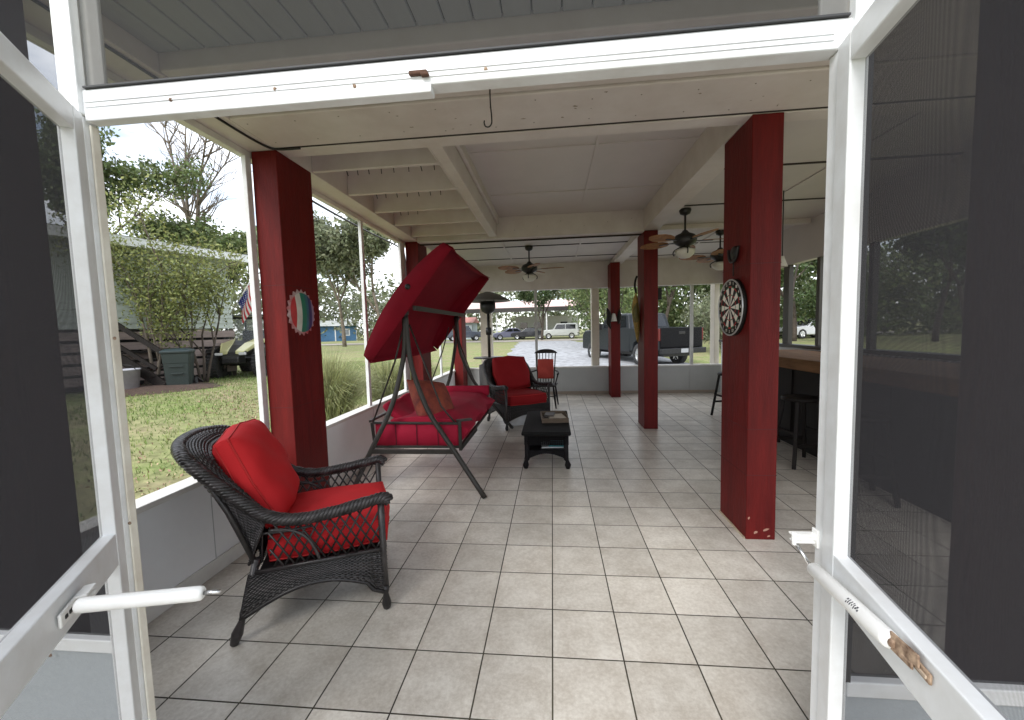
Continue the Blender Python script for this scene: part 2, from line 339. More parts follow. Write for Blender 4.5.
column(-2.2, -2.0, 4.39, 4.84, RED, 'red column behind the canopy of the swing')
column(1.38, 1.58, 4.39, 4.84, RED, 'red column with a carved parrot hung on its left face')
for nm, x0, x1, y0, y1, zs in (('column.002', -2.2, -2.0, 1.15, 1.60, (.98, 1.93)), ('column.003', 1.38, 1.58, 1.15, 1.60, (.47, .80, 1.95)), ('column.005', 1.38, 1.58, 4.39, 4.84, (1.2,))):
    for z in zs:
        bm = NB(); box(bm, (x0-.0012, y0-.0012, z), (x1+.0012, y1+.0012, z+.0035)); obj('board_seam', bm, mat('dark red seam', (.060, .0045, .004), .7), bpy.data.objects[nm])
column(-2.2, -2.0, 7.25, 7.69, RED, 'far red column in the left corner behind the patio heater')
column(1.30, 1.50, 7.25, 7.69, RED, 'farthest right red column beside the pale outer post')

# ------------------------------------------------------------------ ceiling and beams
def beam(name, a, b, label, cat='beam', m=BEAM, group='cream ceiling beams'):
    return tag(bx(name, a, b, m, None, .006), label, cat, group)
ce = bx('ceiling', (-2.3, .95, 3.22), (1.45, 4.45, 3.26), CEIL, None, 0); tag(ce, None, None, kind='structure')
tag(bx('ceiling', (-2.3, 4.45, 3.03), (1.45, 8.2, 3.26), CEIL, None, 0), None, None, kind='structure')
tag(bx('ceiling', (1.45, .95, 3.03), (3.9, 8.2, 3.26), CEIL, None, 0), None, None, kind='structure')
bm = NB()
for y in (2.12, 3.36): box(bm, (-.70, y-.014, 3.208), (1.38, y+.014, 3.222))
for x in (.47,): box(bm, (x-.014, 1.3, 3.2085), (x+.014, 4.35, 3.2225))
obj('ceiling_batten', bm, CEIL, ce)
bm = NB()
for y in (5.62, 6.84): box(bm, (-2.0, y-.018, 3.0205), (1.37, y+.018, 3.0315))
for y in (2.38, 3.58, 4.8, 6.02, 7.2): box(bm, (1.59, y-.014, 3.021), (3.75, y+.014, 3.0315))
obj('ceiling_joint', bm, JOIN, ce)
bm = NB()
for x in (-.8, .55): box(bm, (x-.014, 4.5, 3.019), (x+.014, 7.6, 3.0322))
for x in (2.7,): box(bm, (x-.012, 1.3, 3.019), (x+.012, 7.6, 3.0322))
obj('ceiling_batten', bm, CEIL, ce)
# soffit over the doorway: two wide boards
bm = NB(); box(bm, (-2.0, .24, 2.944), (3.75, .698, 3.06)); box(bm, (-2.0, .705, 2.930), (3.75, 1.13, 3.06))
so = obj('soffit_beam', bm, BEAM, None, .008); tag(so, 'wide cream soffit of two boards just inside the doorway', 'beam', 'cream ceiling beams')
bm = NB(); box(bm, (-2.2, .93, 3.0), (3.75, 1.128, 3.3)); obj('fascia', bm, BEAM, so)
beam('cross_beam', (-2.0, 1.155, 2.926), (3.75, 1.29, 3.219), 'cream cross beam behind the dark joint over the first red columns')
bx('joint_shadow', (-2.0, 1.131, 2.934), (3.75, 1.154, 3.2), JOIN, so, 0)
beam('cross_beam', (-2.0, 4.35, 2.91), (1.38, 4.50, 3.22), 'cream cross beam above the hanging canopy, with the dark joint under it')
bx('joint_strip', (-2.0, 4.501, 2.888), (1.37, 4.515, 2.93), JOIN, bpy.data.objects['cross_beam.001'], 0)
beam('cross_beam', (1.592, 4.55, 2.96), (3.75, 4.68, 3.029), 'shallow cross beam on the bar side of the ceiling')
beam('side_beam', (-2.24, -1.25, 2.932), (-2.0, 8.0, 3.25), 'long cream beam along the left eave above the screens')
beam('side_beam', (1.37, 1.291, 2.932), (1.59, 7.69, 3.222), 'long cream beam along the row of right columns')
bm = NB(); box(bm, (-.87, 1.291, 2.932), (-.77, 4.349, 3.222)); box(bm, (-.767, 1.293, 3.12), (-.73, 4.347, 3.221)); box(bm, (-.885, 1.292, 2.93), (-.872, 4.348, 2.99))
tag(obj('header_joist', bm, BEAM, None, .005), 'cream doubled header joist between the joists and the flat ceiling panel', 'beam', 'cream ceiling beams')
JL = ['nearest joist of the open bay, next to the cross beam', 'second joist of the open bay from the doorway', 'third joist of the open bay from the doorway',
      'fourth joist of the open bay, above the near end of the canopy', 'farthest joist of the open bay, above the canopy']
for y, lb in zip((1.61, 2.23, 2.85, 3.45, 4.10), JL):
    beam('ceiling_joist', (-1.998, y, 2.94), (-.888, y+.04, 3.20), lb, 'joist', BEAM, 'joists in the open ceiling bay')
nb = NB()
for y, n0 in ((1.655, 8), (2.275, 7), (2.895, 3)):
    for i in range(n0):
        x = -1.72+i*.11+random.uniform(-.015, .015); tube(nb, [(x, y, 2.965), (x+random.uniform(.0, .015), y+random.uniform(-.005, .01), 2.905)], .004, 5)
obj('deck_nail', nb, JOIN, ce)
bx('far_header', (-2.2, 7.70, 2.44), (3.9, 7.84, 3.22), BEAM, None, .006); tag(bpy.data.objects['far_header'], 'broad cream header over the far screens', 'beam', 'cream ceiling beams')

bm = NB()
for x in np.arange(-1.9, 3.7, .31):
    for y, z in ((.33, 2.9435), (.62, 2.9435), (.79, 2.9295), (1.05, 2.9295)):
        lathe(bm, [(0, -.0012), (.0045, -.0008), (.005, .001)], (x+random.uniform(-.03, .03), y+random.uniform(-.02, .02), z), 7)
o = obj('nail_head', bm, mat('dull nail head', (.22, .19, .16), .6), so); o['kind'] = 'stuff'
bm = NB()
for i in range(26):
    x, y, r = random.uniform(-1.9, 2.2), random.choice((random.uniform(.3, .68), random.uniform(.74, 1.1))), random.uniform(.004, .014); z = 2.9432 if y < .7 else 2.9292
    vs = [bm.verts.new((x+r*math.cos(a)*random.uniform(.5, 1.8), y+r*math.sin(a)*random.uniform(.4, 1), z)) for a in [2*PI*k/8 for k in range(8)]]; bm.faces.new(vs)
o = obj('scuff_mark', bm, mat('brown scuff', (.30, .25, .20), .8), so); o['kind'] = 'stuff'
bm = NB()
for x in np.arange(-.5, 1.3, .34): lathe(bm, [(0, .001), (.005, .0008), (.0055, -.001)], (x, 4.3495, 3.05+random.uniform(-.05, .08)), 7, Matrix.Rotation(R(90), 3, 'X'))
o = obj('nail_head', bm, MATS['dull nail head'], bpy.data.objects['cross_beam.001']); o['kind'] = 'stuff'
# grey tongue and groove deck over the entrance
bm = NB(); x = -2.0
while x < 3.9:
    box(bm, (x+.004, -1.25, 3.03), (min(x+.136, 3.9), .235, 3.05)); x += .14
dk = obj('entrance_roof', bm, TG, None, .004, 1); tag(dk, 'grey tongue and groove boarded roof above the doorway', 'roof')
bx('roof_deck', (-2.3, -1.3, 3.06), (3.95, 1.2, 3.10), JOIN, dk, 0)

# ------------------------------------------------------------------ door frame wall with fixed screens
DY = -.8; XL, XR = -1.212, .672
df = thing('door_frame', 'white door frame with header, kick panels and dark screens around the open doorway', 'door frame', (0, 0, 0))
def screen(name, pts, m, parent, uv=(0, 2)):
    bm = NB(); bm.faces.new([bm.verts.new(p) for p in pts]); return obj(name, bm, m, parent, uvplane=uv)
bx('header', (-1.24, DY, 2.147), (.735, DY+.045, 2.211), WHITE, df, .004)
bx('header_lip', (-1.20, DY-.004, 2.128), (-.255, DY+.03, 2.150), WHITE, df, .003)
bm = NB(); box(bm, (-1.20, DY-.0025, 2.177), (.66, DY+.002, 2.1795)); box(bm, (-1.20, DY-.0025, 2.164), (.66, DY+.002, 2.166)); obj('header_groove', bm, mat('grey crease', (.60, .61, .62), .5), df)
bx('header_cap', (-1.197, DY-.006, 2.2115), (.69, DY+.014, 2.217), mat('dark spline', (.03, .03, .032), .6), df, .001)
for x0, x1 in ((-1.27, XL), (XR, .735)):
    bx('jamb', (x0, DY, 0), (x1, DY+.036, 2.1465), WHITE, df, .004)
bx('door_stop', (XL+.0005, DY+.012, 0), (XL+.008, DY+.034, 2.127), mat('aged cream enamel', (.70, .68, .60), .45, .08, 8, dirt=(.55, .5, .42)), df, .003)
for x0, x1, x2, x3 in ((-2.0, -1.271, -2.0, -1.271), (.736, 1.38, .736, 1.38)):
    bx('kick_rail', (x0, DY, .615), (x1, DY+.03, .655), WHITE, df, .003)
    bx('kick_panel', (x0, DY+.012, .0), (x1, DY+.022, .614), mat('pale grey kick panel', (.36, .39, .41), .5, .06, 60, .15, 90), df, 0)
    bx('bottom_rail', (x0, DY+.001, 0), (x1, DY+.011, .05), WHITE, df, .002)
    screen('fixed_screen', [(x0, DY+.02, .655), (x1, DY+.02, .655), (x1, DY+.02, 3.02), (x0, DY+.02, 3.02)], SCR_FIX, df)
    e = x1 if x1 < 0 else x0
    bx('screen_bead', (e-.006, DY-.003, .656), (e+.006, DY+.019, 2.134), MATS['dark spline'], df, .001)
screen('transom_screen', [(-1.195, DY+.004, 2.218), (.69, DY+.004, 2.218), (.69, DY+.004, 3.02), (-1.195, DY+.004, 3.02)], SCR_TOP, df)
for x0, x1 in ((-1.262, -1.206), (.696, .745)):
    bx('mullion', (x0, DY-.012, 2.1475), (x1, DY+.012, 3.028), WHITE, df, .003)
for x0, x1 in ((-1.234, -1.158), (.640, .734)):
    bx('post', (x0, DY+.018, 2.206), (x1, DY+.030, 3.028), WHITE2, df, .004)
sb = NB()
for p in ((-.95, 2.165), (-.66, 2.168), (-.45, 2.158), (-.12, 2.17), (-1.18, 1.55), (-1.19, 1.02)):
    lathe(sb, [(0, .003), (.004, .002), (.005, -.001)], (p[0], DY-.001, p[1]), 8, Matrix.Rotation(R(90), 3, 'X'))
for p in ((-1.5, .6), (-1.26, .45), (.95, .6), (-1.55, .635)):
    lathe(sb, [(0, .003), (.004, .002), (.005, -.001)], (p[0], DY-.001, p[1]), 8, Matrix.Rotation(R(90), 3, 'X'))
obj('screw', sb, RUST, df)
bm = NB(); obox(bm, (-.285, DY-.006, 2.172), (.046, .012, .010)); obox(bm, (-.268, DY-.008, 2.166), (.02, .014, .008)); obj('rusty_latch', bm, mat('dark rust', (.09, .04, .022), .85, .5, 60), df, .003)

# ------------------------------------------------------------------ the two open screen doors
def door(loc, ang, side, label):
    """leaf in local u (x along leaf), face at y=0, thickness to y=side*.034"""
    t = thing('screen_door', label, 'screen door', loc, ang, 'pair of open screen doors')
    th = side*.034; W = .90
    def b(n, a, c, bev=.003): return bx(n, a, c, WHITE, t, bev)
    b('stile', (0, 0, .015), (.055, th, 2.142)); b('stile', (W-.06, 0, .015), (W, th, 2.142))
    b('top_rail', (.0552, .0004*side, 2.082), (W-.0602, th*.99, 2.141)); b('middle_rail', (.0552, .0004*side, .928), (W-.0602, th*.99, 1.018)); b('bottom_rail', (.0552, .0004*side, .016), (W-.0602, th*.99, .16))
    for z0, z1 in ((.16, .928), (1.018, 2.082)):
        y = th*.8; bm = NB(); bm.faces.new([bm.verts.new(p) for p in ((.055, y, z0), (W-.06, y, z0), (W-.06, y, z1), (.055, y, z1))]); obj('screen', bm, SCR_DOOR, t, uvplane=(0, 2))
    return t
aL = math.atan2(-.83, .55); aR = math.atan2(-.985, -.172)
dl = door((-1.199, DY-.010, 0), aL, -1, 'left screen door swung half open towards the viewer, closer arm loose')
dr = door((.660, DY-.012, 0), aR, 1, 'right screen door swung wide open, rusty closer bracket on its rail')
STEEL = mat('white enamel closer', (.82, .82, .80), .3, .04, 20)
def closer(parent, p0, p1, rod0, rod1, label):
    p0, p1 = Vector(p0), Vector(p1); d = (p1-p0).normalized()
    bm = NB(); tube(bm, [p0, p0+d*.004, p0+d*.006, p1-d*.012, p1-d*.004, p1], [.010, .0145, .0155, .0155, .0145, .010], 20); c = obj('door_closer', bm, STEEL, parent); c['label'] = label
    bm = NB(); tube(bm, [rod0, rod1], .0045, 10); obj('rod', bm, CHROME, c)
    return c
# left closer: pinned to the rail, its rod sticks out free into the room (world -> local by the leaf's inverse matrix)
bpy.context.view_layer.update()
def loc(o, p): return o.matrix_world.inverted() @ Vector(p)
c = closer(dl, loc(dl, (-.975, -1.101, .993)), loc(dl, (-.748, -1.033, .984)), loc(dl, (-.75, -1.034, .984)), loc(dl, (-.715, -1.024, .983)), 'white closer tube with its free rod pointing into the room')
bm = NB(); obox(bm, (.335, .006, .975), (.10, .006, .030)); obox(bm, (.300, .018, .990), (.05, .022, .006)); obox(bm, (.300, .018, .975), (.05, .022, .006)); obj('closer_bracket', bm, STEEL, dl, .004)
bm = NB(); obox(bm, (.345, .0095, .975), (.014, .003, .008)); obox(bm, (.365, .0095, .975), (.010, .003, .008)); obj('bracket_slot', bm, mat('dark slot', (.02, .02, .02), .8), dl, .001)
# right closer along the leaf
c = closer(dr, loc(dr, (.634, -.825, .960)), loc(dr, (.592, -1.105, .998)), loc(dr, (.636, -.81, .957)), loc(dr, (.622, -.775, .995)), 'white closer tube with worn print, rod still pinned to the jamb')
bm = NB(); q = loc(dr, (.590, -1.13, 1.0)); ql = loc(dr, (.592, -1.105, .998))
obox(bm, (q.x+.022, -.004, q.z-.006), (.05, .005, .018)); obj('closer_bracket', bm, RUST, dr, .008)
bm = NB(); bar(bm, ql+Vector((-.004, 0, .007)), (q.x+.03, -.01, q.z+.008), .004, .022); bar(bm, ql+Vector((-.004, 0, -.008)), (q.x+.02, -.012, q.z-.008), .004, .012); tube(bm, [ql, ql+(q-ql)*.35], .008, 10); obj('closer_fork', bm, RUST, dr, .002)
bm = NB(); obox(bm, (q.x+.030, -.0075, q.z-.006), (.024, .003, .006)); obj('bracket_slot', bm, mat('pale worn metal', (.45, .36, .27), .5), dr, .001)
# worn lettering specks on the tube
bm = NB(); d = (ql-loc(dr, (.634, -.825, .960))); o0 = loc(dr, (.634, -.825, .960))
for i in range(13):
    t = .60+.022*(i % 7)+random.uniform(-.004, .004); a = R(-35-22*(i//7)+random.uniform(-6, 6)); c0 = o0+d*t
    dn = d.normalized(); s = dn.cross(Vector((0, 0, 1))).normalized(); u = s.cross(dn); nn = -s*math.cos(a)*1.0+u*math.sin(-a)
    if nn.y > 0: nn = Vector((nn.x, -nn.y, nn.z))
    M = Matrix((dn, nn.cross(dn), nn)).transposed(); obox(bm, c0+nn*.0157, (random.uniform(.0015, .004), random.uniform(.003, .006), .0006), M)
obj('worn_print', bm, mat('worn print', (.06, .06, .07), .7), dr)
bm = NB(); tube(bm, [(.668, -.765, 1.012), (.614, -.775, 1.006)], [.008, .006], 10); obox(bm, (.640, -.77, 1.016), (.055, .022, .005)); obox(bm, (.640, -.77, .999), (.05, .022, .005)); tube(bm, [(.620, -.774, .99), (.618, -.774, 1.022)], .006, 10); obox(bm, (.670, -.772, 1.008), (.006, .024, .045)); tube(bm, [(.64, -.77, 1.008), (.668, -.77, 1.008)], .009, 8); obj('jamb_bracket', bm, STEEL, df, .002)

# ------------------------------------------------------------------ low walls with screens above
lw = thing('screen_wall', 'low grey-white wall with tall clear screens along the left side of the porch', 'screen wall')
bx('low_wall', (-2.29, -.745, 0), (-2.20, 7.70, .618), WALLW, lw, 0)
bx('ledge', (-2.31, -.745, .62), (-2.175, 7.70, .655), WHITE2, lw, .005)
bx('base_board', (-2.1995, -.745, .002), (-2.185, 7.70, .10), WHITE2, lw, .004)
bx('top_trim', (-2.275, -.745, 2.885), (-2.215, 7.70, 2.931), WHITE2, lw, .004)
for y0, y1 in ((1.09, 1.148), (2.92, 2.98), (4.18, 4.37), (6.2, 6.26)):
    bx('screen_post', (-2.240, y0, .656), (-2.203, y1, 2.884), WHITE, lw, .004)
for y0, y1 in ((-.745, 1.085), (1.148, 2.92), (2.98, 4.18), (4.37, 6.2), (6.26, 7.7)):
    screen('screen_panel', [(-2.25, y0, .656), (-2.25, y1, .656), (-2.25, y1, 2.885), (-2.25, y0, 2.885)], SCR_FAR, lw, (1, 2))
for y in (.55, 1.77, 2.99, 4.21, 5.43, 6.65):
    bx('panel_joint', (-2.1999, y, .101), (-2.1985, y+.006, .617), mat('grey joint', (.42, .43, .43), .7), lw, 0)
fw = thing('screen_wall', 'low white wall with screens across the far end of the porch', 'screen wall')
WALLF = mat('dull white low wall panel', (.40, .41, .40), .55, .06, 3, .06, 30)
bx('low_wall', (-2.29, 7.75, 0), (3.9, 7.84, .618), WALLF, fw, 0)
bx('ledge', (-2.29, 7.725, .62), (3.9, 7.86, .652), WHITE2, fw, .005)
bx('base_board', (-2.2, 7.735, .002), (3.7, 7.7495, .07), mat('tan base board', (.30, .25, .20), .6), fw, .003)
for x0, x1 in ((-.375, -.315), (3.135, 3.20)):
    bx('screen_post', (x0, 7.77, .653), (x1, 7.82, 2.44), mat('grey screen post', (.45, .44, .42), .5), fw, .003)
for x0 in (-1.0, .22, 1.44, 2.66): bx('panel_joint', (x0, 7.7485, .071), (x0+.006, 7.7499, .617), MATS['grey joint'], fw, 0)
for x0, x1 in ((2.70, 2.76),):
    bx('wall_batten', (3.12, 7.735, .07), (3.22, 7.7495, .618), WALLF, fw, .003)
for x0, x1 in ((-2.2, -.375), (-.315, 3.135), (3.2, 3.9)):
    screen('screen_panel', [(x0, 7.80, .653), (x1, 7.80, .653), (x1, 7.80, 2.44), (x0, 7.80, 2.44)], SCR_FAR, fw)
for x0, x1, lb in ((-1.68, -1.42, 'pale square outer post behind the patio heater'), (.95, 1.12, 'pale outer post left of the farthest red column'), (3.69, 3.80, 'pale corner post right of the pickup truck')):
    tag(bx('outer_post', (x0, 7.87, -.1), (x1, 8.13, 2.9), mat('cream painted post', (.66, .60, .50), .5, .08, 4), None, .006), lb, 'post', 'pale outer posts')
rw = thing('window_wall', 'wall on the bar side with dark framed screens over a high sill', 'wall')
bx('low_wall', (3.78, -.8, 0), (3.88, 7.70, 1.15), WALLW, rw, 0)
bx('sill', (3.72, -.8, 1.152), (3.88, 7.70, 1.20), mat('dark brown window frame', (.05, .042, .035), .5), rw, .004)
bx('top_panel', (3.78, -.8, 2.45), (3.88, 7.70, 3.22), CEIL, rw, 0)
for y, yw in ((-.75, .1), (.9, .07), (2.2, .07), (3.4, .07), (4.36, .07), (5.11, .15), (6.4, .07), (7.5, .1)):
    bx('window_post', (3.77, y, 1.201), (3.84, y+yw, 2.449), mat('dark brown window frame', (.05, .042, .035), .5), rw, .004)
screen('screen_panel', [(3.82, -.7, 1.2), (3.82, 7.7, 1.2), (3.82, 7.7, 2.45), (3.82, -.7, 2.45)], SCR_FAR, rw, (1, 2))
# cable sagging along the left eave
bm = NB(); pts = [(-2.214, y, z) for y, z in ((-.6, 2.99), (.4, 2.98), (.9, 2.972), (1.16, 2.96))]
tube(bm, spline([(-2.5, .4, 3.13), (-2.5, .94, 3.09), (-2.5, 1.5, 3.03), (-2.5, 2.39, 2.975), (-2.5, 3.61, 2.955), (-2.46, 4.75, 2.95), (-2.42, 4.95, 2.85), (-2.42, 5.0, 2.3)], 40), .012, 6)
tag(obj('cable', bm, BLACKM), 'thin black cable sagging outside along the left eave', 'cable')
bm = NB(); tube(bm, spline([(-2.03, -.5, 2.925), (-2.04, .3, 2.924), (-2.05, .75, 2.925), (-2.03, 1.05, 2.924), (-1.97, 1.128, 2.921), (-1.80, 1.14, 2.922)], 40), .008, 6)
tag(obj('cable', bm, BLACKM), 'black cable running under the left eave beam to the first left column', 'cable')
bm = NB(); tube(bm, spline([(-.305, .629, 2.94), (-.305, .63, 2.86), (-.300, .632, 2.78), (-.302, .634, 2.745), (-.318, .634, 2.728), (-.338, .634, 2.733), (-.345, .634, 2.752), (-.343, .634, 2.765)], 36), .004, 8)
tag(obj('ceiling_hook', bm, BLACKM), 'black iron hook screwed into the soffit', 'hook')

# ------------------------------------------------------------------ wicker chair
def braid(bm, path, r=.0125, rr=.0215, pitch=.125, n=6, ns=6):
    L = [0]
    for a, b in zip(path, path[1:]): L.append(L[-1]+(b-a).length)
    tube(bm, path, rr, 8)
    for k in range(ns):
        pts = []
        for i, p in enumerate(path):
            T = (path[min(i+1, len(path)-1)]-path[max(i-1, 0)]).normalized(); s = T.cross(Vector((0, 0, 1))); s = s.normalized() if s.length > .1 else T.orthogonal().normalized(); u = s.cross(T)
            a = 2*PI*(L[i]/pitch+k/ns); pts.append(p+s*math.cos(a)*rr+u*math.sin(a)*rr)
        tube(bm, pts, r, n)
def dense(path, step):
    out = []
    for a, b in zip(path, path[1:]):
        m = max(1, int((b-a).length/step))
        for i in range(m): out.append(a.lerp(b, i/m))
    return out+[path[-1]]
def weave(bm, f, nu, nv, r=.0048, amp=.004, ribs=2, rib_r=.004):
    """strands along u at each v row go over and under ribs; f(u,v)->Vector"""
    def nrm(u, v):
        e = 1e-3; a = f(min(u+e, 1), v)-f(max(u-e, 0), v); b = f(u, min(v+e, 1))-f(u, max(v-e, 0)); c = a.cross(b); return c.normalized() if c.length > 1e-12 else Vector((0, 0, 1))
    for j in range(nv):
        v = (j+.5)/nv; tube(bm, [f(i/nu, v)+nrm(i/nu, v)*amp*(1 if (i+j) % 2 else -1) for i in range(nu+1)], r, 4, False)
    for i in range(0, nu+1, ribs):
        u = i/nu; tube(bm, [f(u, j/12) for j in range(13)], rib_r, 4, False)
ARM = [(.39, -.355, .625), (.355, -.36, .645), (.25, -.365, .632), (.10, -.37, .612), (-.06, -.37, .604), (-.20, -.37, .645), (-.32, -.37, .755), (-.45, -.36, .885), (-.54, -.31, .965)]
def mir(p): return (p[0], -p[1], p[2])
def wicker_chair(label, cat='chair', m=WICK):
    t = thing('wicker_chair', label, cat, group='wicker armchairs with red cushions')
    rim = ARM + [(-.61, -.17, .995), (-.635, 0, 1.0), (-.61, .17, .995)] + [mir(p) for p in ARM[::-1]]
    path = dense(spline(rim, 90), .014); bm = NB(); braid(bm, path); obj('arm_rim', bm, m, t)
    # inner ridge of the back, meeting the rim at both arms
    inn = [(-.22, -.345, .665), (-.31, -.325, .775), (-.39, -.30, .865), (-.455, -.23, .94), (-.495, -.1, .965), (-.50, 0, .97)]; inn = inn + [mir(p) for p in inn[-2::-1]]
    outp = [(-.20, -.37, .645), (-.32, -.37, .755), (-.45, -.36, .885), (-.54, -.31, .965), (-.61, -.17, .995), (-.635, 0, 1.0)]; outp = outp + [mir(p) for p in outp[-2::-1]]
    NI = 60; I = spline(inn, NI); O = spline(outp, NI)
    def cv(A, u): x = u*NI; k = min(int(x), NI-1); return A[k].lerp(A[k+1], x-k)
    bm = NB()
    def flare(u, v): return cv(I, u).lerp(cv(O, u), v) + Vector((0, 0, .02*math.sin(PI*v)))
    weave(bm, flare, 84, 10, .0055, .003, 1, .0028); braid(bm, dense(I, .02), .006, .006, .05, 5, 3); obj('back_flare', bm, m, t)
    bm = NB()
    def back(u, v):
        b = Vector((-.25-.02*math.sin(PI*u), -.31+.62*u, .38)); return b.lerp(cv(I, u), v) - Vector((.03*math.sin(PI*v)*math.sin(PI*u), 0, 0))
    weave(bm, back, 60, 46, .006, .0035, 2); obj('back_panel', bm, m, t)
    bm = NB()      # outer back skin from the rim down to the seat
    def oback(u, v):
        b = Vector((-.30, -.335+.67*u, .40)); return cv(O, u).lerp(b, v) - Vector((0, 0, .01))
    weave(bm, oback, 50, 40, .007, .0035, 2); obj('outer_back', bm, m, t)
    # sides: open diagonal lattice, its rails, and posts
    def armz(x): return .60 if x < .1 else .60+.035*(x-.1)/.25
    for s in (-1, 1):
        y = s*.352; bm = NB(); x = -.34
        while x < .36:
            for dr in (1, -1):
                a = Vector((x, y+.003*dr, .362)); b = Vector((x+.14*dr, y+.003*dr, .60)); lo, hi = -.20, .335
                def at(t): return a.lerp(b, t)
                ts = [0., 1.]; dx = b.x-a.x; ok = True
                t0 = (lo-a.x)/dx; t1 = (hi-a.x)/dx; t0, t1 = min(t0, t1), max(t0, t1); t0, t1 = max(0, t0), min(1.05, t1)
                if t1-t0 > .08: tube(bm, [at(t0), at(t1)], .0055, 5)
            x += .050
        obj('side_lattice', bm, m, t)
        bm = NB(); tube(bm, [(-.27, y, .355), (.34, y, .355)], .012, 8); tube(bm, spline([(-.20, y, .56), (-.10, y, .545), (-.02, y, .48), (.03, y, .355)], 12), .009, 8); tube(bm, spline([(-.235, y, .55), (-.12, y, .545), (0, y, .55)], 6), .007, 6)
        tube(bm, [(-.265, y*.96, .38), (-.37, y*.97, .68), (-.47, y*.97, .90)], .014, 8); obj('side_rail', bm, m, t)
        def zb(x): u = (x+.34)/.69; return .135+.115*math.sin(PI*min(1, max(0, u*1.0)))-(.03 if u > .9 else 0)
        bm = NB()
        def skirt(u, v): x = -.30+.64*u-.05*v*(1-u); return Vector((x, y+s*.012*v, .352+(zb(x)-.352)*v))
        weave(bm, skirt, 46, 19, .0062, .0055, 2); tube(bm, [skirt(i/24, 1) for i in range(25)], .011, 7); tube(bm, [skirt(i/24, .83) for i in range(25)], .007, 6); obj('side_skirt', bm, m, t)
        bm = NB(); tube(bm, [(.345, s*.345, .63), (.345, s*.345, .30), (.347, s*.345, .12)], .019, 10); tube(bm, [(.345, s*.345, .14), (.346, s*.345, .105), (.348, s*.346, .09), (.35, s*.347, .035), (.35, s*.347, .008), (.35, s*.347, 0)], [.021, .021, .014, .026, .020, .012], 12); obj('leg', bm, m, t)
        bm = NB(); tube(bm, [(-.265, s*.335, .42), (-.32, s*.34, .20), (-.335, s*.342, .15), (-.345, s*.343, .12), (-.37, s*.348, .055), (-.385, s*.352, .008), (-.386, s*.352, 0)], [.018, .018, .022, .014, .027, .02, .012], 12); obj('leg', bm, m, t)
    bm = NB()
    def fsk(u, v): return Vector((.355, -.34+.68*u, .355+((.13+.09*math.sin(PI*u))-.355)*v))
    weave(bm, fsk, 40, 19, .0062, .005, 2); tube(bm, [fsk(i/20, 1) for i in range(21)], .011, 7); tube(bm, [(.352, -.345, .36), (.352, .345, .36)], .014, 8); obj('front_skirt', bm, m, t)
    bm = NB()
    def bsk(u, v): return Vector((-.29-.05*v, -.33+.66*u, .355+((.13+.09*math.sin(PI*u))-.355)*v))
    weave(bm, bsk, 40, 20, .0058, .0035, 2); obj('back_skirt', bm, m, t)
    bm = NB(); box(bm, (-.26, -.335, .33), (.345, .335, .347)); obj('seat_deck', bm, m, t)
    return t
def cushion(name, w_, d_, h_, m, puff=.045, corner=.25, sag=0., nz_=.006, pipe=None, N=22):
    """boxed cushion, piping on both edges; local x,y plan, z up"""
    bm = NB()
    def plan(u, v):
        s = max(abs(u), abs(v)); 
        if s < 1e-6: return 0, 0
        L = math.hypot(u, v); k = s/L; q = 1-corner*.42*(1-abs(abs(u)-abs(v))/s)*s**3; q2 = 1-.05*(1-(min(abs(u), abs(v))/s)**2)*s**4
        return u*q*q2, v*q*q2
    seed = random.uniform(0, 50)
    def grid(sg):
        rows = []
        for i in range(N+1):
            r = []
            for j in range(N+1):
                u, v = -1+2*i/N, -1+2*j/N; a, b = plan(u, v); e = (1-u**4)*(1-v**4)
                z = sg*(h_/2*(.80+.0*e)+puff*e**.7) - sag*(1-u*u)*(1-v*v) + nz_*math.sin(7*u+seed+2*v)*math.cos(5*v+seed)*e
                r.append(bm.verts.new((a*w_/2, b*d_/2, z)))
            rows.append(r)
        for i in range(N):
            for j in range(N): bm.faces.new((rows[i][j], rows[i+1][j], rows[i+1][j+1], rows[i][j+1])).smooth = True
        return [rows[i][0] for i in range(N+1)]+[rows[N][j] for j in range(1, N+1)]+[rows[i][N] for i in range(N-1, -1, -1)]+[rows[0][j] for j in range(N-1, 0, -1)]
    A = grid(1); B = grid(-1); M_ = [bm.verts.new((a.co+b.co)/2*1.0+Vector(((a.co.x+b.co.x)/2, (a.co.y+b.co.y)/2, 0))*.028) for a, b in zip(A, B)]
    ca = [v.co.copy() for v in A]; cb = [v.co.copy() for v in B]; n = len(A)
    for k in range(n):
        bm.faces.new((A[k], M_[k], M_[(k+1) % n], A[(k+1) % n])).smooth = True; bm.faces.new((M_[k], B[k], B[(k+1) % n], M_[(k+1) % n])).smooth = True
    o = obj(name, bm, m)
    if pipe:
        bm = NB(); tube(bm, ca+[ca[0]], .005, 6, False); tube(bm, cb+[cb[0]], .005, 6, False); obj('piping', bm, pipe, o)
    return o
ch1 = wicker_chair('dark wicker armchair nearest the doorway, by the low wall')
ch1.location = (-1.39, .449, 0); ch1.rotation_euler = (0, 0, math.atan2(.422, .906))
def frame_of(o): return Matrix.Translation(o.location) @ o.rotation_euler.to_matrix().to_4x4() @ Matrix.Diagonal((*o.scale, 1))
def put(o, base, M): o.matrix_world = frame_of(base) @ M
def seat_cush(base, label, m=REDC, pm=REDP):
    c = cushion('seat_cushion', .67, .66, .165, m, .03, .3, pipe=pm); tag(c, label, 'cushion'); put(c, base, Matrix.Translation((.075, 0, .437))); return c
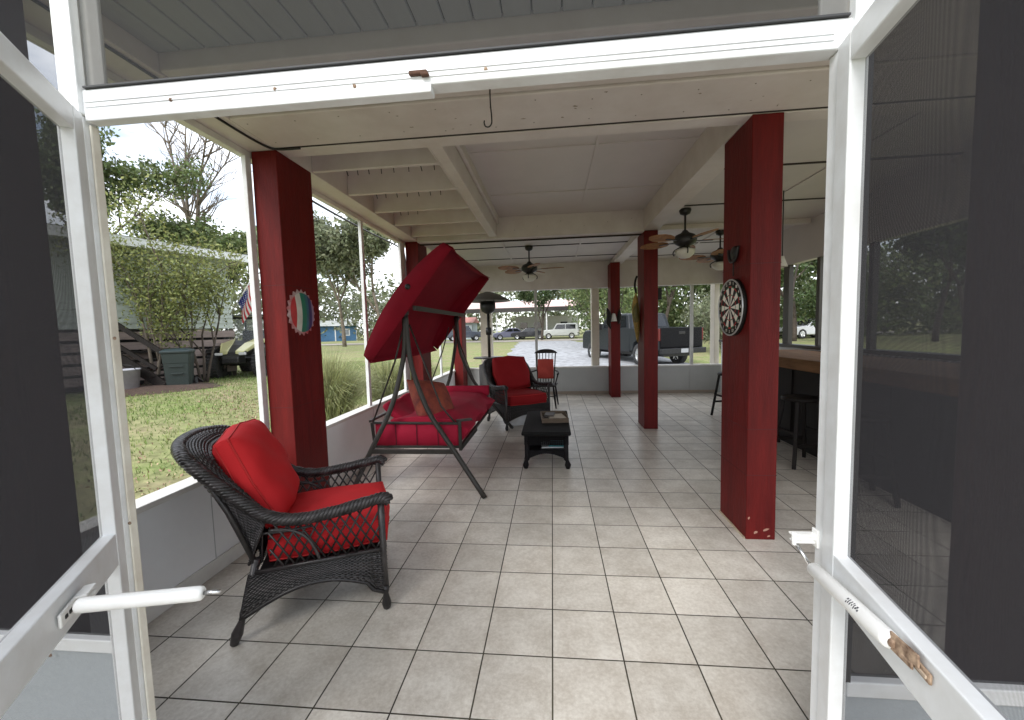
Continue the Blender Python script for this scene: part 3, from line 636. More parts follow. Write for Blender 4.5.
def back_cush(base, label, m=REDC, pm=REDP):
    c = cushion('back_cushion', .61, .63, .085, m, .075, .38, nz_=.010, pipe=pm); tag(c, label, 'cushion')
    put(c, base, Matrix.Translation((-.305, .03, .775)) @ Matrix.Rotation(R(-114), 4, 'Y')); return c
seat_cush(ch1, 'bright red seat cushion on the wicker armchair nearest the doorway')
back_cush(ch1, 'bright red back cushion leaning in the wicker armchair nearest the doorway')
ch2 = copy_tree(ch1); ch2['label'] = 'black wicker armchair beyond the swing, facing the doorway'
ch2.location = (-.55, 4.80, 0); ch2.rotation_euler = (0, 0, R(-60)); ch2.scale = (1.06, 1.08, 1.04)
def dup(o): return copy_tree(o)
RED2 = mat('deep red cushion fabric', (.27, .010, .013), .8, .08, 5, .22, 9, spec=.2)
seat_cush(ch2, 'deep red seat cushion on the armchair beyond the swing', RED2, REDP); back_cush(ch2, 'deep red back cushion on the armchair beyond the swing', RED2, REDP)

# ------------------------------------------------------------------ canopy swing
sw = thing('canopy_swing', 'dark framed garden swing with a tilted red canopy along the left wall', 'swing', (-1.3, 3.1, 0))
O_ = Vector((-1.3, 3.1, 0))
def sp(name, bm, m, bev=0): 
    for v in bm.verts: v.co -= O_
    return obj(name, bm, m, sw, bev)
yn, yf = 2.05, 4.20
for s, y0 in ((1, yn), (-1, yf)):
    k = -s
    bm = NB(); tube(bm, spline([(-1.39, y0, 1.74), (-1.375, y0, 1.40), (-1.34, y0+.01*k, 1.18), (-1.24, y0+.05*k, .91), (-1.15, y0+.08*k, .73), (-.96, y0+.14*k, .47), (-.62, y0+.25*k, 0)], 26), .024, 10); sp('leg', bm, BRONZE)
    bm = NB(); tube(bm, spline([(-1.40, y0, 1.72), (-1.41, y0, 1.45), (-1.44, y0+.0*k, 1.25), (-1.52, y0+.05*k, .91), (-1.60, y0+.09*k, .70), (-1.74, y0+.15*k, .41), (-1.93, y0+.22*k, 0)], 26), .024, 10); sp('leg', bm, BRONZE)
    bm = NB(); bar(bm, (-1.735, y0+.15*k, .405), (-.93, y0+.15*k, .405), .022, .045); sp('foot_bar', bm, BRONZE, .004)
    bm = NB(); lathe(bm, [(0, .03), (.035, .03), (.04, .02), (.04, -.02), (0, -.03)], (-1.395, y0-.02*s, 1.735), 16, Matrix.Rotation(R(90), 3, 'X')); sp('pivot_knob', bm, BLACKM)
# canopy: bowed cloth roof tilted up at the front with hanging valances
e = Vector((.80, 0, 1.0)).normalized(); nrm = Vector((-e.z, 0, e.x)); Bk = Vector((-1.72, 0, 1.27)); ln = 1.33
def can(s, y, d=0): return Bk + e*(s*ln) + nrm*(.10+.11*math.sin(PI*s)**.8 - d - .025*math.sin(PI*(y-1.97)/2.3)*(1 if s < .98 else 0)) + Vector((0, y, 0))
NS, NY = 20, 24; ya, yb = 1.97, 4.27
bm = NB(); loft(bm, [[can(i/NS, ya+(yb-ya)*j/NY) for j in range(NY+1)] for i in range(NS+1)])
for y in (ya, yb):
    loft(bm, [[can(i/NS, y), (can(i/NS, y)+Bk+e*(i/NS*ln)+Vector((0, y, 0)))/2 + Vector((0, .012 if y == yb else -.012, 0)), Bk+e*(i/NS*ln)+Vector((0, y, 0))] for i in range(NS+1)])
for s in (0, 1):
    def vz(j, d):
        y = ya+(yb-ya)*j/NY; sagv = .075*math.sin(PI*j/NY)*(1 if s else .15)
        return can(s, y) + nrm*(-(.10+.0)*d) + e*((.02*d if s else -.02*d) - (sagv if s else -sagv)*1.0*d) 
    loft(bm, [[vz(j, d) for j in range(NY+1)] for d in (0, .5, 1)])
bmesh.ops.remove_doubles(bm, verts=bm.verts[:], dist=.0005)
c = sp('canopy', bm, REDCAN); md = c.modifiers.new('cloth', 'SOLIDIFY'); md.thickness = .004
bm = NB()
bar(bm, Bk+e*(.5*ln)+Vector((0, yn-.03, 0))-nrm*.02, Bk+e*(.5*ln)+Vector((0, yf+.03, 0))-nrm*.02, .03, .045)
sp('canopy_frame', bm, BRONZE)
bm = NB(); lathe(bm, [(0, .012), (.022, .010), (.028, 0), (.028, -.01)], Bk+e*(.60*ln)+nrm*.13+Vector((0, ya-.012, 0)), 14, Matrix.Rotation(R(90), 3, 'X')); sp('canopy_button', bm, BLACKM)
# seat
ys0, ys1 = 2.08, 3.85
bm = NB()
for y in (ys0, ys1):
    bar(bm, (-1.78, y, .645), (-.90, y, .635), .028, .022); bar(bm, (-1.78, y, .40), (-.90, y, .40), .02, .025); bar(bm, (-.90, y, .37), (-.90, y, .645), .022, .028); bar(bm, (-1.78, y, .40), (-1.80, y, .645), .022, .028)
bar(bm, (-.90, ys0, .40), (-.90, ys1, .40), .03, .03); bar(bm, (-1.76, ys0, .42), (-1.76, ys1, .42), .03, .03); bar(bm, (-1.82, ys0, .66), (-1.82, ys1, .66), .025, .025)
sp('seat_frame', bm, BRONZE, .003)
for y in (ys0, ys1):
    bm = NB()
    rows = []
    for i in range(25):
        x = -1.765+.855*i/24; o_ = .010*abs(math.sin(PI*i/24*4))
        rows.append([(x, y-o_*.6, .392+.006*math.sin(i*.9)), (x, y-o_-.004, .52), (x, y-o_*.5, .632)])
    loft(bm, rows); o = sp('end_panel', bm, REDS); o.modifiers.new('cloth', 'SOLIDIFY').thickness = .006
    bm = NB()
    for x in (-1.55, -1.335, -1.12): bm = NB(); bar(bm, (x, y-.014, .42), (x, y-.012, .63), .006, .004); sp('panel_seam', bm, mat('dark seam', (.03, .004, .008), .9))
def slab(rows_fn, nu, nv, m, name, th=.11):
    bm = NB(); loft(bm, [[rows_fn(i/nu, j/nv) for j in range(nv+1)] for i in range(nu+1)]); o = sp(name, bm, m); md = o.modifiers.new('pad', 'SOLIDIFY'); md.thickness = th; md.offset = -1
    b = o.modifiers.new('bevel', 'BEVEL'); b.width = .035; b.segments = 3; b.limit_method = 'ANGLE'; b.angle_limit = R(50); return o
def seatf(u, v):
    x = -1.62+.80*u+.03*math.sin(v*14)*(u > .93); z = .66+.03*math.sin(PI*u)-.10*max(0, u-.80)/.2+.010*math.sin(v*19+u*6)
    return (x, ys0+.03+(ys1-ys0-.06)*v, z)
slab(seatf, 20, 28, REDS, 'seat_pad', .14)
def backf(u, v): return (-1.47-.22*u-.02*math.sin(PI*u), ys0+.10+(ys1-ys0-.15)*v, .64+.19*u+.01*math.sin(v*21))
slab(backf, 10, 28, REDS, 'back_pad', .07)
bm = NB()
for s in (0, 1):
    y = ys1+.0
loft(bm, [[(-1.80+.92*i/16, ys1-.03+.01*math.sin(i), .63+.0*i), (-1.80+.92*i/16, ys1-.05, .70), (-1.80+.92*i/16, ys1-.02, .765), (-1.80+.92*i/16, ys1+.03, .765), (-1.80+.92*i/16, ys1+.04, .64)] for i in range(17)])
sp('end_bolster', bm, REDS)
bm = NB(); 
for y in (ys0, ys1):
    for q in ([(-1.36, y-.02, 1.62), (-1.08, y, .81), (-.95, y, .645)], [(-1.42, y-.02, 1.60), (-1.53, y, 1.26), (-1.80, y, .62)]): bm = NB(); tube(bm, q, .009, 8); sp('hanger_rod', bm, BRONZE)
bm = NB(); box(bm, (-.915, ys0-.005, .36), (-.885, ys0+.02, .66)); bar(bm, (-.90, ys0+.01, .38), (-.80, ys0+.35, .50), .02, .05); bar(bm, (-.93, ys0+.01, .66), (-.80, ys0+.10, .655), .05, .02); sp('arm_post', bm, BRONZE, .004)
pc = cushion('throw_pillow', .52, .52, .03, ORANGE, .09, .1); tag(pc, 'rust orange throw pillow slumped on the red swing seat', 'pillow')
pc.matrix_world = Matrix.Translation((-1.30, 2.52, .79)) @ Matrix.Rotation(R(-28), 4, 'Z') @ Matrix.Rotation(R(-128), 4, 'Y') @ Matrix.Rotation(R(14), 4, 'Z')

# ------------------------------------------------------------------ coffee table and what lies on it
tb = thing('wicker_table', 'low black wicker coffee table in the middle of the tiles', 'table', (-.06, 3.13, 0))
bm = NB(); box(bm, (-.27, -.60, .385), (.27, .60, .427)); obj('tabletop', bm, mat('black woven top', (.010, .010, .010), .8, .3, 60, .5, 120, spec=.2), tb, .018, 3)
for sx in (-1, 1):
    for sy in (-1, 1):
        bm = NB(); tube(bm, [(sx*.215, sy*.50, .385), (sx*.215, sy*.50, .10), (sx*.225, sy*.505, .085), (sx*.232, sy*.51, .04), (sx*.232, sy*.51, 0)], [.028, .028, .02, .036, .022], 10); obj('leg', bm, WICKB, tb)
for sy in (-1, 1):
    bm = NB()
    def ap(u, v): return Vector((-.21+.42*u, sy*.53, .385-.12*v))
    weave(bm, ap, 40, 9, .005, .003, 2); obj('apron', bm, WICKB, tb)
    bm = NB(); tube(bm, spline([(-.21, sy*.51, .12), (-.12, sy*.51, .165), (0, sy*.51, .18), (.12, sy*.51, .165), (.21, sy*.51, .12)], 16), .012, 6); obj('stretcher', bm, WICKB, tb)
    bm = NB()
    def lp(u, v): return Vector((-.22+.44*u, sy*.512, .20-(.10-.07*math.sin(PI*u))*v))
    weave(bm, lp, 40, 10, .005, .003, 2); obj('lower_apron', bm, WICKB, tb)
for sx in (-1, 1):
    bm = NB()
    def ap(u, v): return Vector((sx*.24, -.52+1.04*u, .385-.12*v))
    weave(bm, ap, 70, 9, .005, .003, 2); obj('apron', bm, WICKB, tb)
bm = NB(); box(bm, (-.225, -.51, .185), (.225, .51, .205)); obj('shelf', bm, WICKB, tb, .006)
bk = thing('tray', 'brown wooden tray of papers on the coffee table', 'tray', (.03, 3.2, .426), R(4))
TRW = mat('weathered brown tray wood', (.15, .11, .075), .7, .4, 12, .1, 30, stretch=(1, 8, 8))
bm = NB(); box(bm, (-.16, -.22, 0), (.16, .22, .012)); obj('tray_base', bm, TRW, bk)
for a, b in (((-.16, -.22, .012), (.16, -.205, .055)), ((-.16, .205, .012), (.16, .22, .055)), ((-.16, -.2049, .012), (-.147, .2049, .055)), ((.147, -.2049, .012), (.16, .2049, .055))): bx('tray_side', a, b, TRW, bk, .003)
bm = NB(); obox(bm, (.03, -.02, .030), (.19, .27, .022), Matrix.Rotation(R(8), 3, 'Z')); obj('paper_stack', bm, mat('cream paper', (.52, .47, .38), .8, .1, 9), bk, .002)
bm = NB(); obox(bm, (-.05, .05, .049), (.12, .2, .014), Matrix.Rotation(R(-10), 3, 'Z')); obj('book', bm, mat('dark book cover', (.05, .04, .035), .6), bk, .002)
mg = NB(); obox(mg, (.03, 2.80, .2135), (.30, .22, .013), Matrix.Rotation(R(3), 3, 'Z')); tag(obj('magazine', mg, mat('white magazine paper', (.66, .68, .68), .45, .05, 6), None, .002), 'white magazine lying on the shelf of the coffee table', 'magazine')
mg = NB(); obox(mg, (.075, 2.81, .2275), (.21, .22, .012), Matrix.Rotation(R(-4), 3, 'Z')); tag(obj('magazine', mg, mat('teal magazine cover', (.04, .30, .34), .4), None, .002), 'teal magazine on top of the white one under the coffee table', 'magazine')

# ------------------------------------------------------------------ windsor chair, patio heater
wc = thing('spindle_chair', 'black spindle back armchair beside the far low wall', 'chair', (-.14, 6.25, 0), R(-96+180-180))
# local: x forward
bm = NB(); box(bm, (-.22, -.24, .42), (.22, .24, .45)); obj('seat', bm, DARKW, wc, .012)
for sx, sy in ((1, 1), (1, -1), (-1, 1), (-1, -1)):
    bm = NB(); tube(bm, [(sx*.18, sy*.19, .42), (sx*.20, sy*.215, .2), (sx*.22, sy*.24, 0)], [.016, .022, .013], 8); obj('leg', bm, DARKW, wc)
bm = NB(); tube(bm, [(.2, -.2, .2), (-.2, -.2, .2)], .01, 6); tube(bm, [(.2, .2, .2), (-.2, .2, .2)], .01, 6); tube(bm, [(0, -.2, .2), (0, .2, .2)], .01, 6); obj('stretcher', bm, DARKW, wc)
for k in range(7):
    y = -.18+.06*k; bm = NB(); tube(bm, [(-.2, y*.9, .45), (-.27, y*1.1, 1.06)], .008 if 0 < k < 6 else .013, 6); obj('spindle', bm, DARKW, wc)
bm = NB(); rows = []
for i in range(17):
    u = -1+2*i/16; x = -.275-.03*(1-u*u); z = 1.055+.045*(1-u**4); rows.append([(x-.012, u*.235, 1.045), (x+.012, u*.235, 1.045), (x+.012, u*.235, z+.03*(1-u*u)), (x-.012, u*.235, z+.03*(1-u*u))])
loft(bm, rows, True); bm.faces.ensure_lookup_table(); obj('crest_rail', bm, DARKW, wc, .004)
for s in (-1, 1):
    bm = NB(); tube(bm, spline([(-.235, s*.20, .70), (0, s*.27, .69), (.2, s*.29, .68), (.24, s*.28, .665)], 10), .018, 8); tube(bm, [(.14, s*.285, .68), (.12, s*.22, .45)], .012, 6); tube(bm, [(.0, s*.27, .68), (0, s*.21, .45)], .009, 6); obj('arm', bm, DARKW, wc)
c = cushion('chair_back_pad', .42, .34, .04, mat('faded red pad', (.42, .05, .035), .8, .1, 6, .2, 9), .02, .2); tag(c, 'faded red pad tied to the back of the spindle chair', 'cushion'); put(c, wc, Matrix.Translation((-.195, 0, .735)) @ Matrix.Rotation(R(-97), 4, 'Y'))
ht = thing('patio_heater', 'tall bronze patio heater with a round hood in the far left corner', 'patio heater', (-1.27, 6.5, 0))
HM = mat('hammered bronze', (.045, .038, .032), .4, .2, 40, .1, 80, metal=.5)
bm = NB(); lathe(bm, [(0, 2.33), (.06, 2.325), (.25, 2.26), (.46, 2.145), (.47, 2.13), (.455, 2.135), (.24, 2.235), (0, 2.27)], n=36); obj('hood', bm, mat('brushed hood metal', (.13, .12, .11), .45, metal=.6), ht)
bm = NB(); lathe(bm, [(0, 2.13), (.15, 2.13), (.155, 2.0), (.13, 1.93), (.05, 1.88), (0, 1.88)], n=24); obj('burner', bm, BLACKM, ht)
for q in ((.12, 0), (-.06, .1), (-.06, -.1)): bm = NB(); tube(bm, [(*q, 2.13), (*q, 2.24)], .006, 6); obj('hood_bracket', bm, CHROME, ht)
bm = NB(); tube(bm, [(0, 0, .85), (0, 0, 1.9)], .03, 14); obj('pole', bm, HM, ht)
bm = NB(); lathe(bm, [(0, 1.6), (.055, 1.6), (.06, 1.52), (.055, 1.45), (0, 1.45)], n=18); obj('control_box', bm, BLACKM, ht)
bm = NB(); lathe(bm, [(.0, .99), (.33, .99), (.34, .98), (.33, .97), (0, .97)], n=32); obj('table_ring', bm, HM, ht)
bm = NB(); lathe(bm, [(0, .87), (.12, .87), (.22, .83), (.225, .10), (.26, .06), (.26, 0), (0, 0)], n=28); obj('tank_housing', bm, HM, ht)
bm = NB()
rows = []
for i in range(9):
    v = i/8; r = (.16+.06*math.sin(PI*v*.9))*(1-.45*v); rows.append([(r*(1+.18*math.sin(5*a+7*v))*math.cos(a)-.30, r*(1+.15*math.cos(3*a-4*v))*math.sin(a)+4.78, .002+.26*v) for a in [2*PI*k/20 for k in range(20)]])
loft(bm, rows, True); bm.verts.ensure_lookup_table(); bm.faces.new(bm.verts[-20:]); 
for v in bm.verts: v.co.x -= .25
tag(obj('plastic_bag', bm, mat('white plastic bag', (.72, .74, .76), .35, .08, 8, .4, 14)), 'white plastic bag on the tiles under the armchair beyond the swing', 'bag')

# ------------------------------------------------------------------ ceiling fans
WBL = mat('woven palm blade', (.30, .135, .045), .6, .4, 18, .3, 60)
def fan(label):
    t = thing('ceiling_fan', label, 'ceiling fan', group='dark ceiling fans with brown blades')
    bm = NB(); lathe(bm, [(0, 0), (.07, 0), (.075, -.02), (.06, -.06), (.02, -.08), (0, -.08)], n=20); obj('ceiling_cup', bm, BLACKM, t)
    bm = NB(); tube(bm, [(0, 0, -.07), (0, 0, -.30)], .013, 10); obj('downrod', bm, BLACKM, t)
    bm = NB(); lathe(bm, [(0, -.27), (.03, -.27), (.05, -.30), (.12, -.33), (.145, -.37), (.14, -.42), (.10, -.45), (.06, -.47), (.06, -.50), (0, -.50)], n=24); obj('motor', bm, BLACKM, t)
    for k in range(5):
        a = 2*PI*k/5; M = Matrix.Rotation(a, 3, 'Z') @ Matrix.Rotation(R(11), 3, 'X')
        bm = NB(); pts = []; prof = [(.22, .03), (.27, .075), (.37, .105), (.47, .105), (.56, .075), (.61, .025), (.62, 0)]
        top = [(x, y) for x, y in prof] + [(x, -y) for x, y in prof[-2::-1]]
        A = [bm.verts.new(M @ Vector((x, y, .004))+Vector((0, 0, -.40))) for x, y in top]; B = [bm.verts.new(M @ Vector((x, y, -.004))+Vector((0, 0, -.40))) for x, y in top]
        bm.faces.new(A); bm.faces.new(B[::-1]); n = len(A)
        for i in range(n): bm.faces.new((A[i], B[i], B[(i+1) % n], A[(i+1) % n]))
        b = obj('blade', bm, WBL, t)
        bm = NB(); bar(bm, M @ Vector((.11, 0, -.008))+Vector((0, 0, -.40)), M @ Vector((.34, 0, -.008))+Vector((0, 0, -.40)), .035, .008); obj('blade_arm', bm, BLACKM, b, .003)
    bm = NB(); lathe(bm, [(.055, -.49), (.12, -.515), (.125, -.525), (.11, -.575), (.06, -.615), (0, -.625)], n=24); obj('lamp_bowl', bm, mat('frosted glass bowl', (.62, .60, .54), .3), t)
    for k in range(3):
        bm = NB(); a = 2*PI*k/3+.5; q = [(r*math.cos(a), r*math.sin(a), z) for r, z in ((.05, -.47), (.10, -.49), (.145, -.52), (.15, -.555), (.135, -.575))]; tube(bm, spline(q, 8), .008, 6); obj('lamp_holder', bm, BLACKM, t)
    return t
f1 = fan('ceiling fan above the far seats, its lamp over the gravel drive'); f1.location = (-.36, 5.62, 3.022); f1.rotation_euler = (0, 0, R(-4))
f2 = copy_tree(f1); f2['label'] = 'nearest ceiling fan, left of the dartboard column'; f2.location = (1.755, 3.74, 3.028); f2.rotation_euler = (0, 0, R(-3))
f3 = copy_tree(f1); f3['label'] = 'ceiling fan mostly hidden behind the dartboard column'; f3.location = (2.72, 5.1, 3.028); f3.rotation_euler = (0, 0, R(30))

# ------------------------------------------------------------------ things hung on the columns
dbd = thing('dartboard', 'round dartboard on the left face of the right red column', 'dartboard', (1.379, 1.385, 1.665))
Mx = Matrix.Rotation(R(-90), 3, 'Y')        # disc axis to -x
def sect(bm, r0, r1, a0, a1, x):
    n = 3; A = [bm.verts.new((x, r0*math.sin(a0+(a1-a0)*i/n), r0*math.cos(a0+(a1-a0)*i/n))) for i in range(n+1)]; B = [bm.verts.new((x, r1*math.sin(a0+(a1-a0)*i/n), r1*math.cos(a0+(a1-a0)*i/n))) for i in range(n+1)]
    for i in range(n): bm.faces.new((A[i], A[i+1], B[i+1], B[i]))
bm = NB(); lathe(bm, [(0, .03), (.215, .03), (.228, .022), (.228, 0), (0, 0)], n=40, M=Mx); obj('board_body', bm, DARKW, dbd)
bm = NB(); tube(bm, [(-.031, .222*math.sin(a), .222*math.cos(a)) for a in [2*PI*k/48 for k in range(49)]], .006, 6, False); obj('board_rim', bm, mat('silver rim', (.55, .55, .55), .35, metal=.6), dbd)
cw, cb, cr, cg = NB(), NB(), NB(), NB(); x = -.0315
for k in range(20):
    a0 = (k-.5)*2*PI/20; a1 = a0+2*PI/20; A, B = (cw, cr) if k % 2 else (cb, cg)
    sect(A, .016, .098, a0, a1, x); sect(A, .106, .160, a0, a1, x); sect(cr if k % 2 == 0 else cg, .098, .106, a0, a1, x); sect(cr if k % 2 == 0 else cg, .160, .170, a0, a1, x)
sect(cr, .0, .016, 0, PI, x); sect(cr, .0, .016, PI, 2*PI, x)
dbd.scale = (1, .92, .92)
obj('pale_field', cw, mat('ivory sisal', (.78, .74, .66), .8), dbd); obj('black_field', cb, mat('black sisal', (.015, .015, .015), .85), dbd)
obj('red_field', cr, mat('red sisal', (.45, .03, .03), .8), dbd); obj('green_field', cg, mat('green sisal', (.02, .16, .07), .8), dbd)
nums = [20, 1, 18, 4, 13, 6, 10, 15, 2, 17, 3, 19, 7, 16, 8, 11, 14, 9, 12, 5]
bm = NB()
for k, nu in enumerate(nums):
    cu = bpy.data.curves.new('digits', 'FONT'); cu.body = str(nu); cu.size = .036; cu.align_x = 'CENTER'; cu.align_y = 'CENTER'; cu.extrude = .0006
    o = bpy.data.objects.new('digits', cu); COL.objects.link(o); a = 2*PI*k/20
    me = o.to_mesh(); me.transform(Matrix.Translation((-.0335, -.195*math.sin(a), .195*math.cos(a))) @ Matrix(((0, 0, -1, 0), (-1, 0, 0, 0), (0, 1, 0, 0), (0, 0, 0, 1)))); bm.from_mesh(me)
    o.to_mesh_clear(); bpy.data.objects.remove(o); bpy.data.curves.remove(cu)
obj('numbers', bm, MATS['ivory sisal'], dbd)
bm = NB(); tube(bm, [(1.368, 1.385, 1.895), (1.368, 1.385, 2.03)], .004, 6); tube(bm, spline([(1.366, 1.30, 2.10), (1.362, 1.33, 2.02), (1.362, 1.385, 2.0), (1.362, 1.44, 2.02), (1.366, 1.47, 2.10)], 16), .010, 6); lathe(bm, [(0, .02), (.05, .015), (.055, 0), (.0, 0)], (1.379, 1.385, 2.06), 14, Mx)
bm2 = bm; tag(obj('wall_hook', bm, BLACKM), 'black iron double hook above the dartboard', 'hook')
cap = thing('bottle_cap_sign', 'striped round metal bottle cap sign on the left red column', 'sign', (-1.999, 1.335, 1.728))
Mp = Matrix.Rotation(R(90), 3, 'Y')
RC = .158
stripes = [('red', (.50, .035, .04)), ('white', (.62, .62, .56)), ('green', (.02, .20, .13)), ('teal', (.02, .14, .18)), ('blue', (.02, .035, .15)), ('lilac', (.30, .22, .36))]
edges = [-1.02, -.60, -.20, .16, .42, .76, 1.02]
def capz(r): return .018*(1-(r/RC)**2)+.012
for (nm, cl), e0, e1 in zip(stripes, edges, edges[1:]):
    bm = NB(); rows = []
    for i in range(7):
        yy = (e0+(e1-e0)*i/6)*.98; yy = max(-.98, min(.98, yy)); h = math.sqrt(1-yy*yy); rows.append([(capz(RC*math.hypot(yy, h*(j/10-1))), RC*yy, RC*h*(j/10-1)) for j in range(21)])
    loft(bm, rows); obj(nm+'_stripe', bm, mat('cap enamel '+nm, cl, .35, .15, 14), cap)
bm = NB(); rows = []
for k in range(84):
    a = 2*PI*k/84; w_ = .012*math.cos(21*a); rows.append([(.012, (RC-.004)*math.cos(a), (RC-.004)*math.sin(a)), (.004, (RC+.012+w_*.7)*math.cos(a), (RC+.012+w_*.7)*math.sin(a)), (.001, (RC+.02+w_)*math.cos(a), (RC+.02+w_)*math.sin(a))])
rows.append(rows[0]); loft(bm, rows); obj('crimped_edge', bm, mat('cap rim red', (.34, .03, .04), .4, .5, 9, dirt=(.5, .45, .45)), cap)
# carved wooden parrot on the second right column
par = thing('carved_parrot', 'yellow carved wooden parrot on the left face of the second red column', 'ornament', (1.379, 4.70, 1.5))
bm = NB(); tube(bm, spline([(-.03, 0, -.20), (-.04, 0, .05), (-.06, 0, .28), (-.06, 0, .46), (-.05, 0, .56)], 14), [.012+.045*math.sin(PI*min(1, i/13)) for i in range(15)], 10); obj('body', bm, mat('ochre carved wood', (.36, .24, .06), .6, .4, 14), par)
bm = NB(); tube(bm, spline([(-.04, -.02, .1), (-.075, -.06, .25), (-.05, -.04, .40)], 8), [.02, .04, .045, .05, .045, .04, .03, .02, .01], 8); obj('wing', bm, mat('olive carved wood', (.17, .15, .05), .6, .4, 14), par)
bm = NB(); tube(bm, spline([(-.05, 0, .56), (-.07, 0, .66), (-.055, .02, .76), (-.03, .02, .82)], 8), .016, 8); obj('perch_hook', bm, DARKW, par)
tag(bx('birdhouse', (1.581, 4.41, 1.93), (1.64, 4.53, 2.10), DARKW, None, .006), 'small dark wooden box hung on the right face of the second red column', 'box')
bell = thing('wind_chime', 'white shell wind chime hung on the farthest red column', 'wind chime', (1.36, 7.235, 1.70))
bm = NB(); lathe(bm, [(0, .14), (.03, .13), (.055, .04), (.07, -.03), (.06, -.035), (0, .02)], n=16); obj('shell_bell', bm, mat('chalk white shell', (.62, .60, .56), .5), bell)
bm = NB(); tube(bm, [(0, 0, .14), (0, 0, .3)], .004, 6); tube(bm, spline([(-.14, 0, .26), (-.10, 0, .1), (-.11, 0, -.08), (-.06, 0, -.2)], 10), [.01, .03, .04, .05, .055, .05, .05, .04, .03, .02, .01], 8); tube(bm, spline([(.12, 0, .22), (.12, 0, .05), (.1, 0, -.1)], 6), [.01, .03, .045, .05, .045, .03, .01], 8); obj('driftwood', bm, DARKW, bell)
wl = thing('wall_lamp', 'white bell shaped lamp hung by the bar windows', 'lamp', (2.66, 3.2, 2.24))
bm = NB(); lathe(bm, [(0, .06), (.02, .06), (.03, .02), (.055, -.05), (.06, -.06), (.05, -.055), (0, 0)], n=18); obj('lamp_shade', bm, mat('milk glass', (.70, .68, .62), .35), wl)
bm = NB(); tube(bm, [(0, 0, .06), (0, 0, .97)], .006, 6); obj('lamp_cord', bm, BLACKM, wl)

# ------------------------------------------------------------------ bar with stools
br = thing('bar_counter', 'wooden topped bar counter with a black front under the side windows', 'bar counter', (3.1, 3.2, 0))
bm = NB(); box(bm, (-.36, -2.3, 1.01), (.60, 1.55, 1.135)); obj('bar_top', bm, WOODB, br, .008)
bm = NB(); box(bm, (-.10, -2.2, 0), (.0, 1.45, 1.009)); obj('bar_front', bm, DARKW, br, .004)
for y in (-1.9, -1.15, -.4, .35, 1.1):
    bx('bar_rail', (-.115, y, .12), (-.101, y+.06, .95), DARKW, br, .002)
def stool(label, loc, rz):
    t = thing('bar_stool', label, 'bar stool', loc, rz, 'black bar stools')
    bm = NB(); lathe(bm, [(0, .74), (.17, .74), (.185, .725), (.18, .70), (0, .70)], n=24); obj('seat', bm, DARKW, t)
    for sx, sy in ((1, 1), (1, -1), (-1, 1), (-1, -1)):
        bm = NB(); bar(bm, (sx*.11, sy*.11, .70), (sx*.19, sy*.19, 0), .035, .035); obj('leg', bm, DARKW, t, .004)
    bm = NB()
    for s in (-1, 1): bar(bm, (-.165, s*.165, .24), (.165, s*.165, .24), .02, .03); bar(bm, (s*.15, -.15, .36), (s*.15, .15, .36), .02, .03)
    obj('foot_rail', bm, DARKW, t)
    return t
s1 = stool('black bar stool in front of the bar, left of the right jamb', (2.70, 2.85, 0), .1)
s2 = copy_tree(s1); s2['label'] = 'black bar stool at the far end of the bar behind the dartboard column'; s2.location = (2.66, 3.75, 0); s2.rotation_euler = (0, 0, .5)
s3 = copy_tree(s1); s3['label'] = 'black bar stool nearest the doorway, seen through the right screen'; s3.location = (2.68, 1.95, 0); s3.rotation_euler = (0, 0, -.2)
s4 = copy_tree(s1); s4['label'] = 'black stool peeping out left of the dartboard column'; s4.location = (2.93, 5.2, 0); s4.rotation_euler = (0, 0, .2)

# ------------------------------------------------------------------ trees and plants
def branches(bm, p, d, L, r, depth, spread=.55, out=None, curve=.25, up=.12, kids=(2, 3)):
    pts = [Vector(p)]; dd = Vector(d).normalized(); n = 5
    for i in range(n):
        dd = (dd + Vector((random.uniform(-1, 1), random.uniform(-1, 1), random.uniform(-1, 1)+up*2))*curve*.35).normalized(); pts.append(pts[-1]+dd*L/n)
    tube(bm, pts, [r*(1-.45*i/n) for i in range(n+1)], 7 if depth > 1 else 4)
    if out is not None and depth <= 1: out.extend(pts[2:])
    if depth == 0: return
    for k in range(random.randint(*kids)):
        i = random.randint(2, n) if k else n; nd = (dd + Vector((random.uniform(-1, 1), random.uniform(-1, 1), random.uniform(-.6, 1)))*spread).normalized()
        branches(bm, pts[i], nd, L*random.uniform(.6, .82), r*.56, depth-1, spread, out, curve, up, kids)
def crown_points(centers, n, rad, squash=.8):
    C = np.array([tuple(c) for c in centers]); i = rng.integers(0, len(C), n); d = rng.normal(size=(n, 3)); d /= np.linalg.norm(d, axis=1)[:, None]
    return C[i] + d*(rad*rng.uniform(.15, 1, n)**.6)[:, None]*np.array([1, 1, squash])
def tree(label, loc, stems, H, depth, leafm, nleaf, lsize, crad, bark=BARK, r0=.05, group=None, spread=.5, lean=.12, name='tree', kids=(2, 3), first=.45, extra=None):
    z = float(gz(loc[0], loc[1])) if len(loc) < 3 else loc[2]
    t = thing(name, label, 'tree', (loc[0], loc[1], z-.02), 0, group); bm = NB(); tips = []
    for s in range(stems):
        a = 2*PI*s/max(1, stems)+random.uniform(0, 1); q = .06*(stems > 1)
        branches(bm, (q*math.cos(a), q*math.sin(a), 0), (math.cos(a)*lean*(stems > 1), math.sin(a)*lean*(stems > 1), 1), H*first, r0, depth, spread, tips, kids=kids)
    obj('trunk', bm, bark, t)
    if nleaf:
        if extra: tips = tips + [Vector(e_) for e_ in extra]
        V, Fq = leaf_quads(crown_points(tips, nleaf, crad), lsize); raw('crown', V, Fq, leafm, t)
    return t
